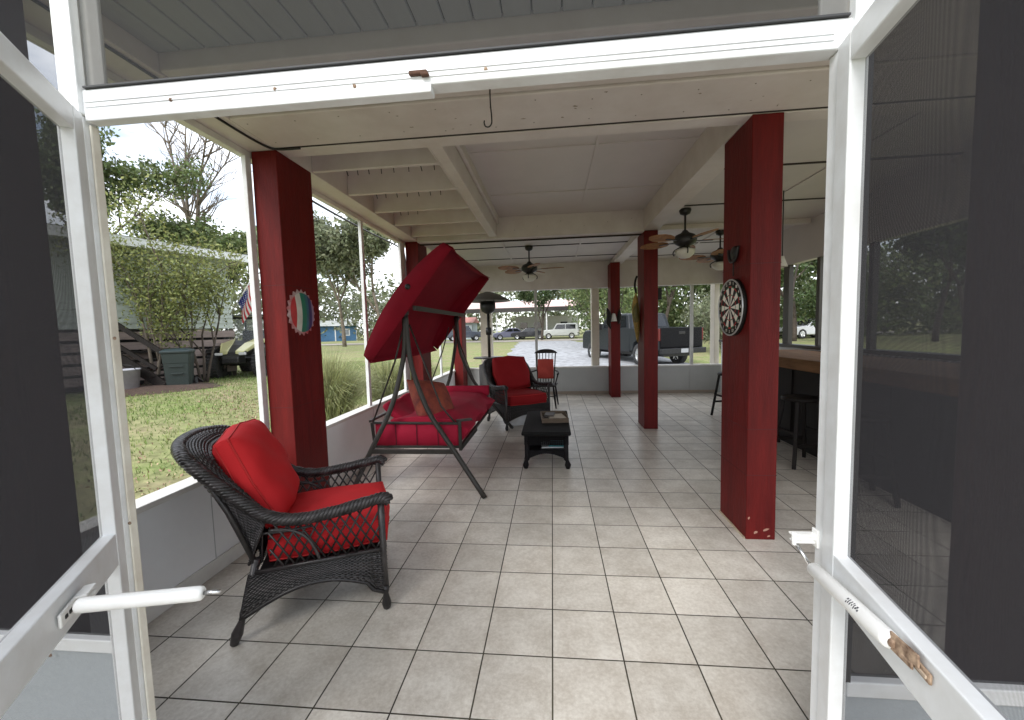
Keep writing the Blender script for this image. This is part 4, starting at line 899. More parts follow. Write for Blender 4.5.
tree('young two stemmed tree in the mulch beside the stair rail', (-9.65, 7.15), 2, 4.1, 3, LEAF_Y, 7000, .085, .62, r0=.045, group='young yard trees', name='young_tree', spread=.55, lean=.05, first=.40)
tree('young three stemmed tree just behind the green wheelie bin', (-9.2, 8.1), 3, 3.3, 3, LEAF_Y, 6000, .08, .5, r0=.038, group='young yard trees', name='young_tree', spread=.48, lean=.16, first=.40, bark=BARKD)
random.seed(21)
tree('big spreading evergreen rising above the siding house', (-18.2, 13.0), 1, 10.0, 5, LEAF_G, 17000, .20, .8, BARKD, .2, spread=.6, name='evergreen_tree', first=.33)
random.seed(8)
t = thing('bare_tree', 'bare leafless tree standing against the sky', 'tree', (-18.7, 18.4, .3)); bm = NB()
tube(bm, spline([(0, 0, 0), (.1, 0, 3), (0, 0, 6.2)], 8), [.26-.010*i for i in range(9)], 8)
for q, r in (([(0, 0, 5.8), (-.35, .1, 7.6), (-.75, .1, 9.6), (-1.1, 0, 12.2)], .13), ([(0, 0, 6.0), (.3, 0, 7.4), (.45, .1, 9.0), (1.1, 0, 11.3)], .14), ([(-.3, .1, 7.4), (-.2, 0, 9.2), (-.05, 0, 11.0), (.15, 0, 12.8)], .085), ([(.4, 0, 8.2), (1.3, 0, 9.3), (2.3, 0, 10.4)], .07)):
    pts = spline(q, 10); tube(bm, pts, [r*(1-.075*i) for i in range(11)], 6)
    for k in range(2, 11):
        for _ in range(2): branches(bm, pts[k], ((1 if random.random() < .5 else -1)*random.uniform(.4, 1), random.uniform(-.5, .5), random.uniform(.3, 1.0)), random.uniform(.9, 1.7), r*.34, 2, .55, kids=(2, 3))
obj('trunk', bm, BARK, t)
random.seed(11)
for (x, y, H, lm, nl, ls, cr, lb) in ((-25.5, 33, 11, LEAF_P, 9000, .36, 1.1, 'pale tree standing right behind the left red column'), (-19.5, 35, 11, LEAF_P, 10000, .36, 1.15, 'pale broad tree above the blue house'), (-14.5, 32, 12.5, LEAF_P, 10000, .38, 1.1, 'tall green tree above the top of the swing canopy'), (-32, 40, 12, LEAF_G, 9000, .42, 1.3, 'green tree far left of the blue house'), (-9.5, 38, 11, LEAF_G, 9000, .38, 1.2, 'green tree beyond the far left corner of the porch')):
    tree(lb, (x, y), 1, H, 4, lm, nl, ls, cr, BARK, .2, 'trees along the road', name='roadside_tree', spread=.6, first=.38)
random.seed(3)
for (x, y, H, lm, nl, ls, cr, lb) in ((2.9, 30, 7.5, LEAF_G, 9000, .26, .8, 'leafy tree over the right edge of the gravel drive'), (-1.1, 43, 9, LEAF_D, 6000, .34, .9, 'forked tree in front of the carport'), (7.6, 27, 9.5, LEAF_D, 11000, .3, 1.0, 'dense dark tree behind the pickup truck cab'), (11.5, 26, 10, LEAF_D, 11000, .3, 1.0, 'dense dark tree behind the pickup tailgate'), (16, 27, 10, LEAF_D, 10000, .32, 1.0, 'dark tree beyond the bar windows'), (22, 24, 10, LEAF_D, 9000, .32, 1.0, 'dark tree far right beyond the bar windows'), (5.2, 38, 10, LEAF_G, 8000, .36, 1.1, 'green tree far behind the drive'), (21, 21, 9, LEAF_D, 9000, .28, .95, 'dark tree right of the pale car beyond the bar windows')):
    tree(lb, (x, y), 1, H, 4, lm, nl, ls, cr, BARKD, .16, 'trees beyond the drive', name='yard_tree', spread=.65, first=.34)
def bush(label, loc, rad, n, ls, m, h=1.0, name='shrub', cat='shrub', group=None):
    t = thing(name, label, cat, (loc[0], loc[1], float(gz(*loc[:2]))), 0, group); bm = NB(); tips = []
    for k in range(9): branches(bm, (0, 0, 0), (random.uniform(-.8, .8), random.uniform(-.8, .8), 1), rad*1.2*h, .02*rad, 1, .6, tips)
    obj('stem', bm, BARKD, t); V, Fq = leaf_quads(crown_points(tips, n, rad*.42), ls); raw('foliage', V, Fq, m, t)
bush('round pale green bush right of the pickup tailgate', (8.6, 19.5), 1.5, 5000, .16, LEAF_P)
bush('leafy green shrub beside the pale outer post', (3.4, 24), 1.7, 4000, .2, LEAF_G, 1.3)
bush('dark green shrub beyond the bar windows', (17.5, 25), 1.5, 5000, .2, LEAF_D, 1.2)
# far wood as one mass
P = []
for a in np.linspace(-75, 60, 90):
    d = random.uniform(72, 95); x, y = d*math.sin(R(a)), d*math.cos(R(a))
    for k in range(8): P.append((x+random.uniform(-3, 3), y+random.uniform(-3, 3), random.uniform(1, 11)))
V, Fq = leaf_quads(crown_points(P, 30000, 3.0), 1.0)
tag(raw('far_wood', V, Fq, LEAF_P), 'far line of trees closing the view beyond the road', 'wood', kind='stuff')
P = [(x+random.uniform(-1.5, 1.5), 33+random.uniform(-2, 3)+abs(x-10)*.05, random.uniform(.4, 7.5)) for x in np.linspace(4.5, 40, 60) for k in range(5)]
V, Fq = leaf_quads(crown_points(P, 26000, 1.5), .42); tag(raw('thicket', V, Fq, LEAF_G), 'green thicket closing the view behind the pickup truck', 'thicket', kind='stuff')
P = [(-18-k*.25+random.uniform(-4, 4)-10*j, 86+random.uniform(-3, 3), random.uniform(.5, 10)) for j in range(9) for k in range(14)]
V, Fq = leaf_quads(crown_points(P, 22000, 1.9), .5); tag(raw('thicket', V, Fq, LEAF_P), 'pale thicket behind the road on the left', 'thicket', kind='stuff')
# ornamental grass by the wall
def grass_clump(label, loc, n, H, Rr):
    t = np.linspace(0, 1, 6); V = []; Fc = []; z0 = float(gz(*loc))
    for i in range(n):
        a = random.uniform(0, 2*PI); r = abs(random.gauss(0, .13)); px, py = loc[0]+r*math.cos(a), loc[1]+r*math.sin(a); a += random.uniform(-.5, .5); h = H*random.uniform(.6, 1.1); rc = Rr*random.uniform(.2, 1.15); wd = random.uniform(.005, .010)
        s = (-math.sin(a), math.cos(a)); b = len(V)
        for k in t:
            q = rc*k**1.7; z = z0+h*(1.25*k-.45*k**2.6*(.4+rc/Rr)); ww = wd*(1-k*.9)
            V.append((px+q*math.cos(a)+s[0]*ww, py+q*math.sin(a)+s[1]*ww, z)); V.append((px+q*math.cos(a)-s[0]*ww, py+q*math.sin(a)-s[1]*ww, z))
        for k in range(5): Fc.append((b+2*k, b+2*k+1, b+2*k+3, b+2*k+2))
    tag(raw('ornamental_grass', V, Fc, STRAW), label, 'grass clump', 'arching ornamental grasses outside the wall')
grass_clump('large arching grass clump outside the screen between the first posts', (-3.55, 4.3), 4200, 1.35, .85)
grass_clump('arching grass clump seen behind the swing legs', (-3.3, 6.1), 2600, 1.2, .8)
grass_clump('arching grass clump beyond the second left column', (-3.3, 7.9), 1800, 1.15, .8)
# lawn blades and leaf litter
n = 60000; x = rng.uniform(-11, -2.4, n); y = rng.uniform(-1, 15, n); dens = .5+.5*np.sin(x*1.3+np.sin(y*.9)*2)*np.cos(y*.8-x*.4)
keep = (rng.random(n) < .25+.75*dens) & ~((x > -4.2) & (rng.random(n) < .6)); x, y = x[keep], y[keep]; n = len(x); z = gz(x, y)
a = rng.uniform(0, 2*PI, n); h = rng.uniform(.025, .07, n); wd = .007; B = np.stack([x, y, z], 1); S_ = np.stack([np.cos(a), np.sin(a), 0*a], 1)*wd
T_ = B + np.stack([rng.normal(0, .02, n), rng.normal(0, .02, n), h], 1)
tag(raw('lawn_grass', np.stack([B-S_, B+S_, T_], 1).reshape(-1, 3), np.arange(3*n).reshape(n, 3), LAWN), None, None, kind='stuff')
q = np.array([(-3.0, .5), (-4.2, 2.6), (-2.8, 2.9), (-5.6, 5.2), (-3.6, 5.4), (-6.5, 6.9)])[rng.integers(0, 6, 2600)]; x = np.concatenate([q[:, 0]+rng.normal(0, .55, 2600), rng.normal(-9.4, .7, 900)]); y = np.concatenate([q[:, 1]+rng.normal(0, .7, 2600), rng.normal(7.0, .8, 900)])
k = x < -2.36; x, y = x[k], y[k]
V, Fq = leaf_quads(np.stack([x, y, gz(x, y)+.015], 1), .042); tag(raw('leaf_litter', V, Fq, DRYB), None, None, kind='stuff')
MUL = mat('brown mulch', (.07, .042, .03), .95, .4, 12, .5, 30)
t_ = np.linspace(0, 2*PI, 28); bm = NB(); rows = []
for k in range(5):
    r = 1.25*(1-k/4); rows.append([(-9.35+r*1.0*math.cos(a)*(1+.12*math.sin(3*a)), 6.95+r*.95*math.sin(a)*(1+.1*math.cos(4*a)), float(gz(-9.35+r*math.cos(a), 6.95+r*math.sin(a)))+.005+.10*(1-(r/1.25)**2)) for a in t_])
loft(bm, rows); tag(obj('mulch_bed', bm, MUL), None, None, kind='structure')

# ------------------------------------------------------------------ raised house on the left
hs = thing('siding_house', 'raised pale siding house with a white eave and slatted skirt', 'house', (-10.0, 9.0, .33), 0)
Dh = Vector((.33, 1.0, 0)).normalized(); Nh = Vector((Dh.y, -Dh.x, 0)); E1 = Vector((-9.68-(-10.0), 9.80-9.0, 0))      # visible corner, local
LH = 9.5
def hp(t, o, z): p = E1 - Dh*t + Nh*o; return Vector((p.x, p.y, z))
def hbox(bm, t0, t1, o0, o1, z0, z1):
    v = [bm.verts.new(hp(t, o, z)) for z in (z0, z1) for t, o in ((t0, o0), (t1, o0), (t1, o1), (t0, o1))]
    for f in ((0,1,2,3),(7,6,5,4),(0,4,5,1),(1,5,6,2),(2,6,7,3),(3,7,4,0)): bm.faces.new([v[i] for i in f])
bm = NB()
z = 1.48
while z < 3.55:
    v = [bm.verts.new(q) for q in (hp(0, .02, z), hp(LH, .02, z), hp(LH, .0, z+.15), hp(0, .0, z+.15))]; bm.faces.new(v); v2 = [bm.verts.new(q) for q in (hp(0, 0, z), hp(LH, 0, z), hp(LH, .02, z), hp(0, .02, z))]; bm.faces.new(v2); z += .15
hbox(bm, 0, LH, -5, -.01, 1.48, 3.6)
obj('wall', bm, SIDE, hs)
bm = NB(); hbox(bm, -.5, LH, -.2, .55, 3.50, 3.62); hbox(bm, -.52, LH, .551, .60, 3.44, 3.66); obj('eave', bm, mat('white eave trim', (.72, .73, .72), .5), hs)
bm = NB(); v = [bm.verts.new(q) for q in (hp(-.5, .62, 3.665), hp(LH, .62, 3.665), hp(LH, -2.6, 4.15), hp(-.5, -2.6, 4.15))]; bm.faces.new(v); v = [bm.verts.new(q) for q in (hp(-.5, -5.5, 3.665), hp(LH, -5.5, 3.665), hp(LH, -2.6, 4.15), hp(-.5, -2.6, 4.15))]; bm.faces.new(v); v = [bm.verts.new(q) for q in (hp(-.5, .62, 3.66), hp(-.5, -5.5, 3.66), hp(-.5, -2.6, 4.145))]; bm.faces.new(v)
obj('roof', bm, mat('grey metal roof', (.30, .31, .31), .5, .1, 3), hs)
bm = NB(); hbox(bm, -.05, LH, -5, -.3, 0, 1.35); obj('underfloor', bm, mat('dark underfloor', (.02, .02, .02), .9), hs)
bm = NB()
for k in range(5): hbox(bm, 0, LH, .03, .06, .18+.26*k, .18+.26*k+.19)
obj('slat_skirt', bm, DECKB, hs)
bm = NB()
for t0 in (0, 2.2, 4.4, 6.6): hbox(bm, t0+.01, t0+.11, -.02, .03, 0, 1.46)
obj('skirt_post', bm, BARKD, hs)
# bracket under the eave
bm = NB(); bar(bm, hp(.1, 0, 3.0), hp(.1, .5, 3.45), .05, .05); obj('eave_bracket', bm, BLACKM, hs)
st = thing('stair', 'dark wooden stair with sloping handrails down from the raised house', 'stair', (-10.1, 6.7, .33))
bm = NB(); bar(bm, (-.50, .05, 1.93), (1.05, .32, .78), .05, .11); obj('handrail', bm, DARKW, st)
bm = NB(); bar(bm, (-.50, .05, 1.42), (.75, .27, .50), .05, .08); obj('handrail', bm, DARKW, st)
bm = NB(); bar(bm, (-.40, .06, 1.05), (1.05, .30, .0), .05, .22); obj('stringer', bm, DARKW, st)
bm = NB(); bar(bm, (-.40, 1.0, 1.05), (1.0, 1.2, .0), .05, .22); obj('stringer', bm, DARKW, st)
for k, (x, z) in enumerate(((-.36, 1.86), (.98, .84))): bx('post', (x-.06, .03+.14*k*1.8, 0), (x+.06, .14+.14*k*1.8, z), DARKW, st, .004)
for k in range(5): bx('tread', (-.28+.25*k, .20, .88-.19*k), (.0+.25*k, 1.05, .92-.19*k), DARKW, st, .003)
# flag
fg = thing('flag', 'striped flag on a pole slanting from the house corner', 'flag', (-8.95, 9.15, 2.52))
bm = NB(); tube(bm, [(-.25, 0, -.35), (.55, 0, .72)], .016, 8); obj('flag_pole', bm, mat('white pole', (.7, .7, .7), .4), fg)
def flagpt(u, v):   # hangs from the slanted pole
    a = Vector((.02, 0, .02)).lerp(Vector((.55, 0, .72)), u); return a + Vector((.28*v*.55, .05*math.sin(5*v+3*u), -.62*v*(1.0)))
for k in range(7):
    for half, nm, cl in ((0, 'red_stripe', (.45, .03, .04)), (1, 'white_stripe', (.66, .64, .62))):
        if k == 6 and half: continue
        u0 = (2*k+half)/13; bm = NB(); v0 = 0 if (2*k+half) < 6 else .42
        loft(bm, [[flagpt(1-u, v0+(1-v0)*j/10) for j in range(11)] for u in (u0, u0+1/13)]); obj(nm, bm, mat('flag '+nm, cl, .8, trans=.2), fg)
for k in range(7):
    pass
bm = NB(); loft(bm, [[flagpt(1-6/13-(7/13)*i/6, .42*j/6) for j in range(7)] for i in range(7)]); obj('blue_canton', bm, mat('flag blue', (.025, .035, .17), .8, trans=.2), fg)
bm = NB()
for i in range(5):
    for j in range(5):
        p = flagpt(1-6/13-(7/13)*(i+.5)/5, .42*(j+.5)/5); 
        for dy in (-.004, .004):
            vs = [bm.verts.new(p+Vector((.018*math.cos(R(90+36*q))*(1 if q % 2 == 0 else .42), dy, .018*math.sin(R(90+36*q))*(1 if q % 2 == 0 else .42)))) for q in range(10)]; bm.faces.new(vs)
obj('star', bm, mat('flag white', (.7, .7, .7), .8), fg)

# wheelie bin, grey bin
bn = thing('wheelie_bin', 'dark green wheelie bin standing on the lawn by the young trees', 'bin', (-9.02, 7.22, float(gz(-9.02, 7.22))), R(35)); bn.scale = (.84, .84, .86)
bm = NB(); A = [(-.30, -.34), (.30, -.34), (.33, -.2), (.33, .34), (-.33, .34), (-.33, -.2)]
loft(bm, [[(x*.82, y*.82, .03) for x, y in A], [(x*.95, y*.95, .70) for x, y in A], [(x*.97, y*.97, .71) for x, y in A], [(x*1.02, y*1.02, .98) for x, y in A], [(x*1.09, y*1.09, .985) for x, y in A], [(x*1.09, y*1.09, 1.02) for x, y in A]], True, smooth=False); obj('bin_body', bm, DARKG, bn, .012)
bm = NB(); loft(bm, [[(x*1.11, y*1.11, 1.021) for x, y in A], [(x*1.11, y*1.11, 1.05) for x, y in A], [(x*.8, y*.8, 1.10) for x, y in A], [(x*.3, y*.3, 1.115) for x, y in A]], True, smooth=False); obj('lid', bm, mat('dark blue green lid', (.022, .036, .040), .5), bn, .01)
for s in (-1, 1):
    bm = NB(); lathe(bm, [(0, .03), (.10, .03), (.12, .02), (.12, -.02), (.10, -.03), (0, -.03)], (s*.33, .30, .12), 18, Matrix.Rotation(R(90), 3, 'Y')); obj('wheel', bm, TYRE, bn)
bm = NB(); bar(bm, (-.16, -.335, .62), (.16, -.335, .62), .03, .03); box(bm, (-.13, -.345, .40), (.13, -.315, .44)); tube(bm, [(-.3, .40, .99), (.3, .40, .99)], .015, 8); obj('grip_bar', bm, DARKG, bn, .004)
gb = thing('trash_can', 'small pale grey trash can beside the stair', 'bin', (-9.65, 6.55, float(gz(-9.65, 6.55))))
bm = NB(); lathe(bm, [(0, .01), (.18, .01), (.23, .50), (.245, .50), (.245, .53), (.225, .53), (.17, .05), (0, .05)], n=20); obj('can_body', bm, mat('pale grey plastic', (.46, .46, .50), .6, .15, 9), gb)
bm = NB(); tube(bm, spline([(-.24, 0, .5), (-.2, -.1, .62), (.2, -.1, .62), (.24, 0, .5)], 10), .008, 6); obj('can_handle', bm, BLACKM, gb)

# ------------------------------------------------------------------ vehicles
def wheel(parent, c, r, w_, rimm=CHROME, knob=False):
    M = Matrix.Rotation(R(90), 3, 'X'); bm = NB()
    if knob:
        lathe(bm, [(r*.55, w_/2), (r*.9, w_/2), (r, w_*.38), (r, -w_*.38), (r*.9, -w_/2), (r*.55, -w_/2)], c, 26, M)
        for k in range(26):
            a = 2*PI*k/26
            for s in (-1, 1): obox(bm, Vector(c)+Vector(((r+.008)*math.cos(a+.06*s), s*w_*.25, (r+.008)*math.sin(a+.06*s))), (.03, w_*.36, .045), Matrix.Rotation(-a, 3, 'Y'))
    else: lathe(bm, [(r*.62, w_/2), (r*.93, w_/2), (r, w_*.36), (r, -w_*.36), (r*.93, -w_/2), (r*.62, -w_/2)], c, 26, M)
    t = obj('wheel', bm, TYRE, parent)
    bm = NB()
    lathe(bm, [(0, w_*.40), (r*.16, w_*.42), (r*.2, w_*.36), (r*.62, w_*.30), (r*.63, w_*.48), (r*.63, -w_*.48), (r*.62, -w_*.3), (r*.2, -w_*.36), (0, -w_*.40)], c, 20, M)
    for k in range(6):
        a = 2*PI*k/6
        for s in (-1, 1): bar(bm, Vector(c)+Vector((r*.15*math.cos(a), s*w_*.40, r*.15*math.sin(a))), Vector(c)+Vector((r*.60*math.cos(a), s*w_*.42, r*.60*math.sin(a))), .05, .02, (0, 1, 0))
    obj('rim', bm, rimm, t)
    return t
def carbody(bm, prof, w_, tuck=.12, shoulder=.9):
    """side profile (x,z) polygon lofted across the width with tumblehome above the shoulder"""
    rows = []
    for y in (-1, -.93, -.5, 0, .5, .93, 1):
        r = []
        for x, z in prof:
            tz = max(0, z-shoulder); yy = y*w_/2*(1-tuck*tz) ; zz = z-(.03 if abs(y) == 1 else 0)*(1 if z > .5 else -1); xx = x*(1-.012*y*y)
            r.append((xx, yy, zz))
        rows.append(r)
    V = loft(bm, rows, True, smooth=False); bm.faces.new(V[0][::-1]); bm.faces.new(V[-1])
def pane(bm, pts, w_, tuck, shoulder, s, off=.008):
    v = [bm.verts.new((x, s*(w_/2*(1-tuck*max(0, z-shoulder))+off), z)) for x, z in pts]; bm.faces.new(v)
def suv(label, loc, rz, paint, L=4.3, H=1.75, Wd=1.85, kind='suv', group='vehicles parked at the carport'):
    t = thing('parked_car', label, 'car', (*loc, float(gz(*loc))), rz, group); h = L/2
    if kind == 'suv':
        pr = [(-h, .55), (-h, 1.0), (-h+.1, 1.08), (-h+.12, H-.15), (-h+.3, H), (.45, H), (.85, 1.12), (h-.12, 1.05), (h, .9), (h, .5), (h-.25, .38), (-h+.2, .4)]
        win = [[(-h+.35, 1.15), (-h+.4, H-.12), (-.65, H-.10), (-.65, 1.15)], [(-.58, 1.15), (-.58, H-.1), (.38, H-.1), (.68, 1.15)]]; fr = [(.50, H-.03), (.86, 1.14)]
    else:
        pr = [(-h, .5), (-h, .88), (-h+.15, .96), (-1.35, .98), (-.8, H-.04), (-.4, H), (.25, H), (.95, .98), (h-.3, .86), (h, .72), (h, .42), (h-.3, .28), (-h+.3, .3)]
        win = [[(-1.2, 1.0), (-.75, H-.1), (-.25, H-.08), (-.25, 1.0)], [(-.18, 1.0), (-.18, H-.08), (.25, H-.08), (.82, 1.0)]]; fr = [(.28, H-.03), (.97, 1.0)]
    bm = NB(); carbody(bm, pr, Wd); obj('body', bm, paint, t, .03)
    for s in (-1, 1):
        for q in win: bm = NB(); pane(bm, q, Wd, .12, .9, s); obj('window', bm, GLASS, t)
    bm = NB(); (x0, z0), (x1, z1) = fr; v = [bm.verts.new(p) for p in ((x0+.02, -Wd*.40, z0), (x0+.02, Wd*.40, z0), (x1+.02, Wd*.44, z1+.01), (x1+.02, -Wd*.44, z1+.01))]; bm.faces.new(v); obj('windscreen', bm, GLASS, t)
    for x in (-h*.62, h*.64):
        for s in (-1, 1): wheel(t, (x, s*(Wd/2-.09), .36), .36, .22)
    for s in (-1, 1):
        bx('headlight', (h-.06, s*Wd*.36-.12, .68), (h+.015, s*Wd*.36+.12, .82), mat('lamp glass', (.6, .6, .6), .1), t, .01); bx('tail_light', (-h-.012, s*Wd*.40-.08, .75), (-h+.05, s*Wd*.40+.08, .95), mat('red lamp glass', (.35, .01, .01), .2), t, .01)
    bx('bumper', (h-.02, -Wd*.46, .42), (h+.06, Wd*.46, .56), BLACKM, t, .01)
    return t
def paint(n, c, metal=.2): return mat(n, c, .3, metal=metal, coat=.6)
suv('white boxy off-roader parked right of the forked tree', (1.0, 47.5), R(178), paint('white car paint', (.66, .67, .64), 0), 4.3, 1.8)
suv('dark blue grey off-roader parked behind the patio heater', (-10.5, 46.2), R(20), paint('dark blue car paint', (.05, .06, .085)), 4.3, 1.8)
suv('dull violet blue saloon car parked left of the forked tree', (-5.2, 48.4), R(200), paint('violet grey paint', (.17, .17, .26)), 4.5, 1.42, kind='sedan')
suv('black saloon car half hidden by the forked tree', (-2.9, 48.6), R(185), paint('black car paint', (.02, .02, .025)), 4.4, 1.42, kind='sedan')
suv('silver blue car parked far left behind the outer post', (-14.8, 45.0), R(170), paint('silver blue paint', (.30, .36, .42)), 4.4, 1.7)
suv('pale car on the far side of the lawn beyond the bar windows', (19.5, 31.5), R(195), paint('pale silver paint', (.55, .56, .58)), 4.4, 1.45, kind='sedan')

def pickup():
    t = thing('pickup_truck', 'dark grey pickup truck parked on the gravel with its tailgate to the porch', 'pickup truck', (4.78, 13.9, 0), R(90+23)); t.scale = (1.05, 1.0, 1.06); W2 = 1.0; z0 = .05
    PT = mat('dark steel truck paint', (.016, .019, .022), .4, spec=.22, coat=.05); PB = mat('black tailgate paint', (.006, .006, .007), .6, spec=.12)
    # local: x forward from tailgate, y left
    bm = NB()
    for s in (-1, 1): prism(bm, [(0, .62), (0, 1.40), (1.75, 1.42), (1.75, .55), (1.55, .55), (1.48, .85), (1.15, 1.0), (.80, .85), (.72, .60)], s*W2, s*(W2-.10), 'y')
    box(bm, (.06, -W2+.1, .70), (1.7, W2-.1, .76)); box(bm, (1.66, -W2+.101, .765), (1.75, W2-.101, 1.42)); obj('bed', bm, PT, t, .02)
    bm = NB(); box(bm, (-.05, -W2+.08, .72), (-.001, W2-.08, 1.40)); tg = obj('tailgate', bm, PB, t, .015)
    bx('tailgate_handle', (-.065, -.14, 1.17), (-.0505, .14, 1.27), BLACKM, tg, .01)
    bm = NB(); carbody(bm, [(1.78, .50), (1.78, 1.42), (1.95, 1.95), (2.15, 2.0), (3.5, 2.0), (4.15, 1.42), (5.5, 1.34), (5.72, 1.15), (5.72, .5)], 2*W2, .16, 1.4); obj('cab', bm, PT, t, .03)
    for s in (-1, 1):
        for q in ([(1.98, 1.46), (2.10, 1.90), (2.85, 1.92), (2.85, 1.46)], [(2.93, 1.46), (2.93, 1.92), (3.45, 1.91), (3.92, 1.46)]): bm = NB(); pane(bm, q, 2*W2, .16, 1.4, s); obj('window', bm, GLASS, t)
        bx('tail_light', (-.03, s*(W2-.075)-.07, .95), (.03, s*(W2-.075)+.07, 1.38), mat('dark red lamp glass', (.10, .006, .006), .25), t, .01)
        bm = NB(); obox(bm, (3.75, s*1.16, 1.50), (.10, .20, .26)); obj('mirror', bm, BLACKM, t, .02)
        for x in (1.14, 4.75): wheel(t, (x, s*(W2-.13), .42), .42, .27)
    bm = NB(); v = [bm.verts.new(p) for p in ((1.775, -.84, 1.46), (1.775, .84, 1.46), (1.925, .76, 1.92), (1.925, -.76, 1.92))]; bm.faces.new(v); obj('rear_window', bm, GLASS, t)
    bx('rear_bumper', (-.20, -W2+.02, .50), (-.04, W2-.02, .69), mat('dark bumper', (.03, .03, .032), .4, metal=.6), t, .02)
    bx('number_plate', (-.211, -.16, .53), (-.201, .16, .67), mat('plate', (.30, .31, .32), .5), t, .004)
    bx('chassis', (.2, -.6, .38), (5.4, .6, .60), BLACKM, t, 0)
    t.location.z = float(gz(4.7, 14))-.0
    return t
pickup()
def utv():
    t = thing('utility_vehicle', 'yellow and black off-road buggy parked beside the slatted skirt', 'buggy', (-9.22, 9.4, float(gz(-9.3, 9.3))), R(-72)); Y_ = paint('pale yellow plastic', (.55, .53, .26), 0)
    # local: x forward (front axle at x=0), y left
    for x, r in ((0, .40), (-2.1, .40)):
        for s in (-1, 1): wheel(t, (x, s*.58, r), r, .28, BLACKM, True)
    for sg in (-1, 1):
        bm = NB(); A = [(.50, sg*.10, .80), (.46, sg*.30, .78), (.05, sg*.44, .98), (-.50, sg*.60, 1.12), (-.60, sg*.30, 1.16), (-.05, sg*.16, 1.02)]
        V1 = [bm.verts.new(p) for p in A]; V2 = [bm.verts.new((p[0], p[1], p[2]-.10)) for p in A]; bm.faces.new(V1); bm.faces.new(V2[::-1])
        for k in range(6): bm.faces.new((V1[k], V2[k], V2[(k+1) % 6], V1[(k+1) % 6]))
        obj('hood_panel', bm, Y_, t, .02)
        bm = NB(); prism(bm, [(.36, .76), (.30, .86), (-.34, .96), (-.50, .84), (-.46, .78), (.25, .72)], sg*.50, sg*.72, 'y'); obj('fender', bm, BLACKM, t, .03)
    bm = NB(); prism(bm, [(.48, .62), (.46, .76), (.0, .96), (-.58, 1.09), (-.62, .70)], -.34, .34, 'y'); obj('hood', bm, BLACKM, t, .03)
    bm = NB(); prism(bm, [(.60, .44), (.60, .62), (.46, .70), (.1, .60), (.1, .42)], -.22, .22, 'y'); prism(bm, [(-.3, .32), (-.3, .55), (-2.4, .60), (-2.4, .32)], -.55, .55, 'y'); prism(bm, [(-1.9, .6), (-1.9, 1.0), (-2.7, 1.02), (-2.7, .7)], -.62, .62, 'y'); obj('chassis', bm, BLACKM, t, .03)
    bm = NB()
    for s in (-1, 1): tube(bm, spline([(-.50, s*.62, 1.0), (-.85, s*.60, 1.50), (-1.02, s*.56, 1.78), (-1.3, s*.55, 1.83), (-2.0, s*.55, 1.82), (-2.15, s*.58, 1.5), (-2.2, s*.62, .95)], 30), .03, 8)
    tube(bm, [(-1.02, -.56, 1.78), (-1.02, .56, 1.78)], .03, 8); tube(bm, [(-2.05, -.55, 1.8), (-2.05, .55, 1.8)], .03, 8); obj('roll_cage', bm, BLACKM, t)
    bm = NB(); box(bm, (-2.15, -.62, 1.84), (-.92, .62, 1.89)); obj('roof', bm, mat('grey black roof', (.09, .095, .10), .4), t, .02)
    bm = NB(); v = [bm.verts.new(p) for p in ((-.53, -.58, 1.06), (-.53, .58, 1.06), (-.99, .53, 1.74), (-.99, -.53, 1.74))]; bm.faces.new(v); obj('windscreen', bm, screen_mat('smoky windscreen', .45, (.20, .21, .22)), t)
    for s in (-1, 1):
        bm = NB(); obox(bm, (-1.5, s*.3, .80), (.5, .45, .14)); obox(bm, (-1.72, s*.3, 1.12), (.14, .45, .55), Matrix.Rotation(R(-12), 3, 'Y')); obj('seat', bm, BLACKM, t, .04)
        bx('headlight', (.50, s*.30-.09, .68), (.565, s*.30+.09, .75), mat('lamp glass', (.6, .6, .6), .1), t, .01)
        bm = NB(); tube(bm, [(.1, s*.25, .45), (0, s*.48, .38)], .025, 6); tube(bm, [(-.15, s*.3, .85), (0, s*.45, .42)], .035, 8); obj('suspension', bm, BLACKM, t)
utv()
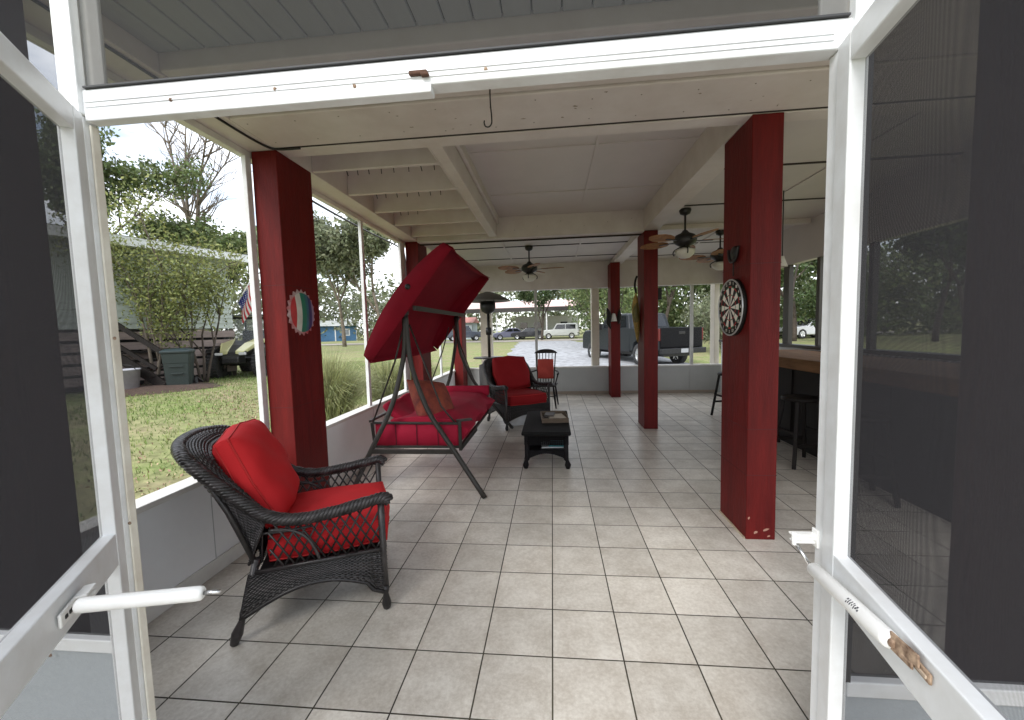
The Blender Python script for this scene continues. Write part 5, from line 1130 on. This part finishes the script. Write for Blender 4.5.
# ------------------------------------------------------------------ far buildings
bh = thing('blue_house', 'small blue house with white windows across the road', 'house', (-38.4, 67, .35), R(28))
bm = NB(); box(bm, (-3.8, -2.5, 0), (3.8, 2.5, 2.6)); obj('wall', bm, mat('blue siding', (.06, .16, .30), .6, .1, 2), bh)
bm = NB(); prism(bm, [(-3.1, 2.60), (3.1, 2.60), (0, 3.6)], -4.2, 4.2, 'x'); obj('roof', bm, mat('pale metal roof', (.50, .52, .50), .5), bh)
for x in (-2.9, 2.1): 
    f = bx('window', (x-.55, -2.56, .9), (x+.55, -2.505, 2.1), mat('white window', (.7, .7, .7), .5), bh); bx('pane', (x-.4, -2.58, 1.05), (x+.4, -2.565, 1.95), mat('grey glass', (.25, .27, .3), .2), f, 0)
for x in (-3.8, .3, 3.72): bx('corner_trim', (x-.06, -2.55, 0), (x+.12, -2.503, 2.59), MATS['white window'], bh, 0)
bx('lean_to_roof', (3.82, -2.2, 1.9), (8.0, 2.2, 2.05), MATS['pale metal roof'], bh, 0)
for x in (5.6, 7.8): bx('porch_post', (x, -2.1, 0), (x+.12, -1.98, 1.89), MATS['white window'], bh, 0)
cp = thing('carport', 'wide carport with a pale pink metal roof on thin posts', 'carport', (-2.6, 51, float(gz(-2, 51))))
bm = NB(); prism(bm, [(-3.2, 3.75), (3.4, 5.0), (3.4, 5.1), (-3.2, 3.88)], -9.5, 7.0, 'x'); obj('roof', bm, mat('pale pink metal roof', (.60, .40, .36), .5, .08, 2), cp)
bx('fascia', (-9.5, -3.26, 3.35), (7.0, -3.21, 3.86), mat('grey brown fascia', (.045, .04, .036), .7), cp, 0)
for x in (-9, -4.2, 1.9, 6.6): bx('post', (x, -3.0, 0), (x+.15, -2.85, 3.5), MATS['white window'], cp, 0)
cv = thing('white_cabin', 'white cabin with dark windows standing under the carport', 'cabin', (-1.0, 53.6, float(gz(-2, 54))))
bm = NB(); box(bm, (-3.8, -1.2, .2), (4.6, 1.2, 2.9)); obj('wall', bm, mat('off white cabin wall', (.55, .58, .52), .6, .1, 3), cv)
for x in (-2.7, -.9, 2.6): bx('window', (x-.45, -1.24, 1.3), (x+.45, -1.205, 2.1), GLASS, cv, 0)
shd = thing('long_shed', 'long low shed with a red edged roof left of the carport', 'shed', (-16, 56, float(gz(-16, 56))))
bm = NB(); box(bm, (-5, -2, 0), (5, 2, 2.3)); obj('wall', bm, mat('pale blue grey wall', (.40, .46, .50), .6, .1, 2), shd)
bm = NB(); prism(bm, [(-2.4, 2.3), (2.4, 2.3), (0, 3.1)], -5.3, 5.3, 'x'); obj('roof', bm, mat('red brown roof', (.40, .16, .13), .6), shd)
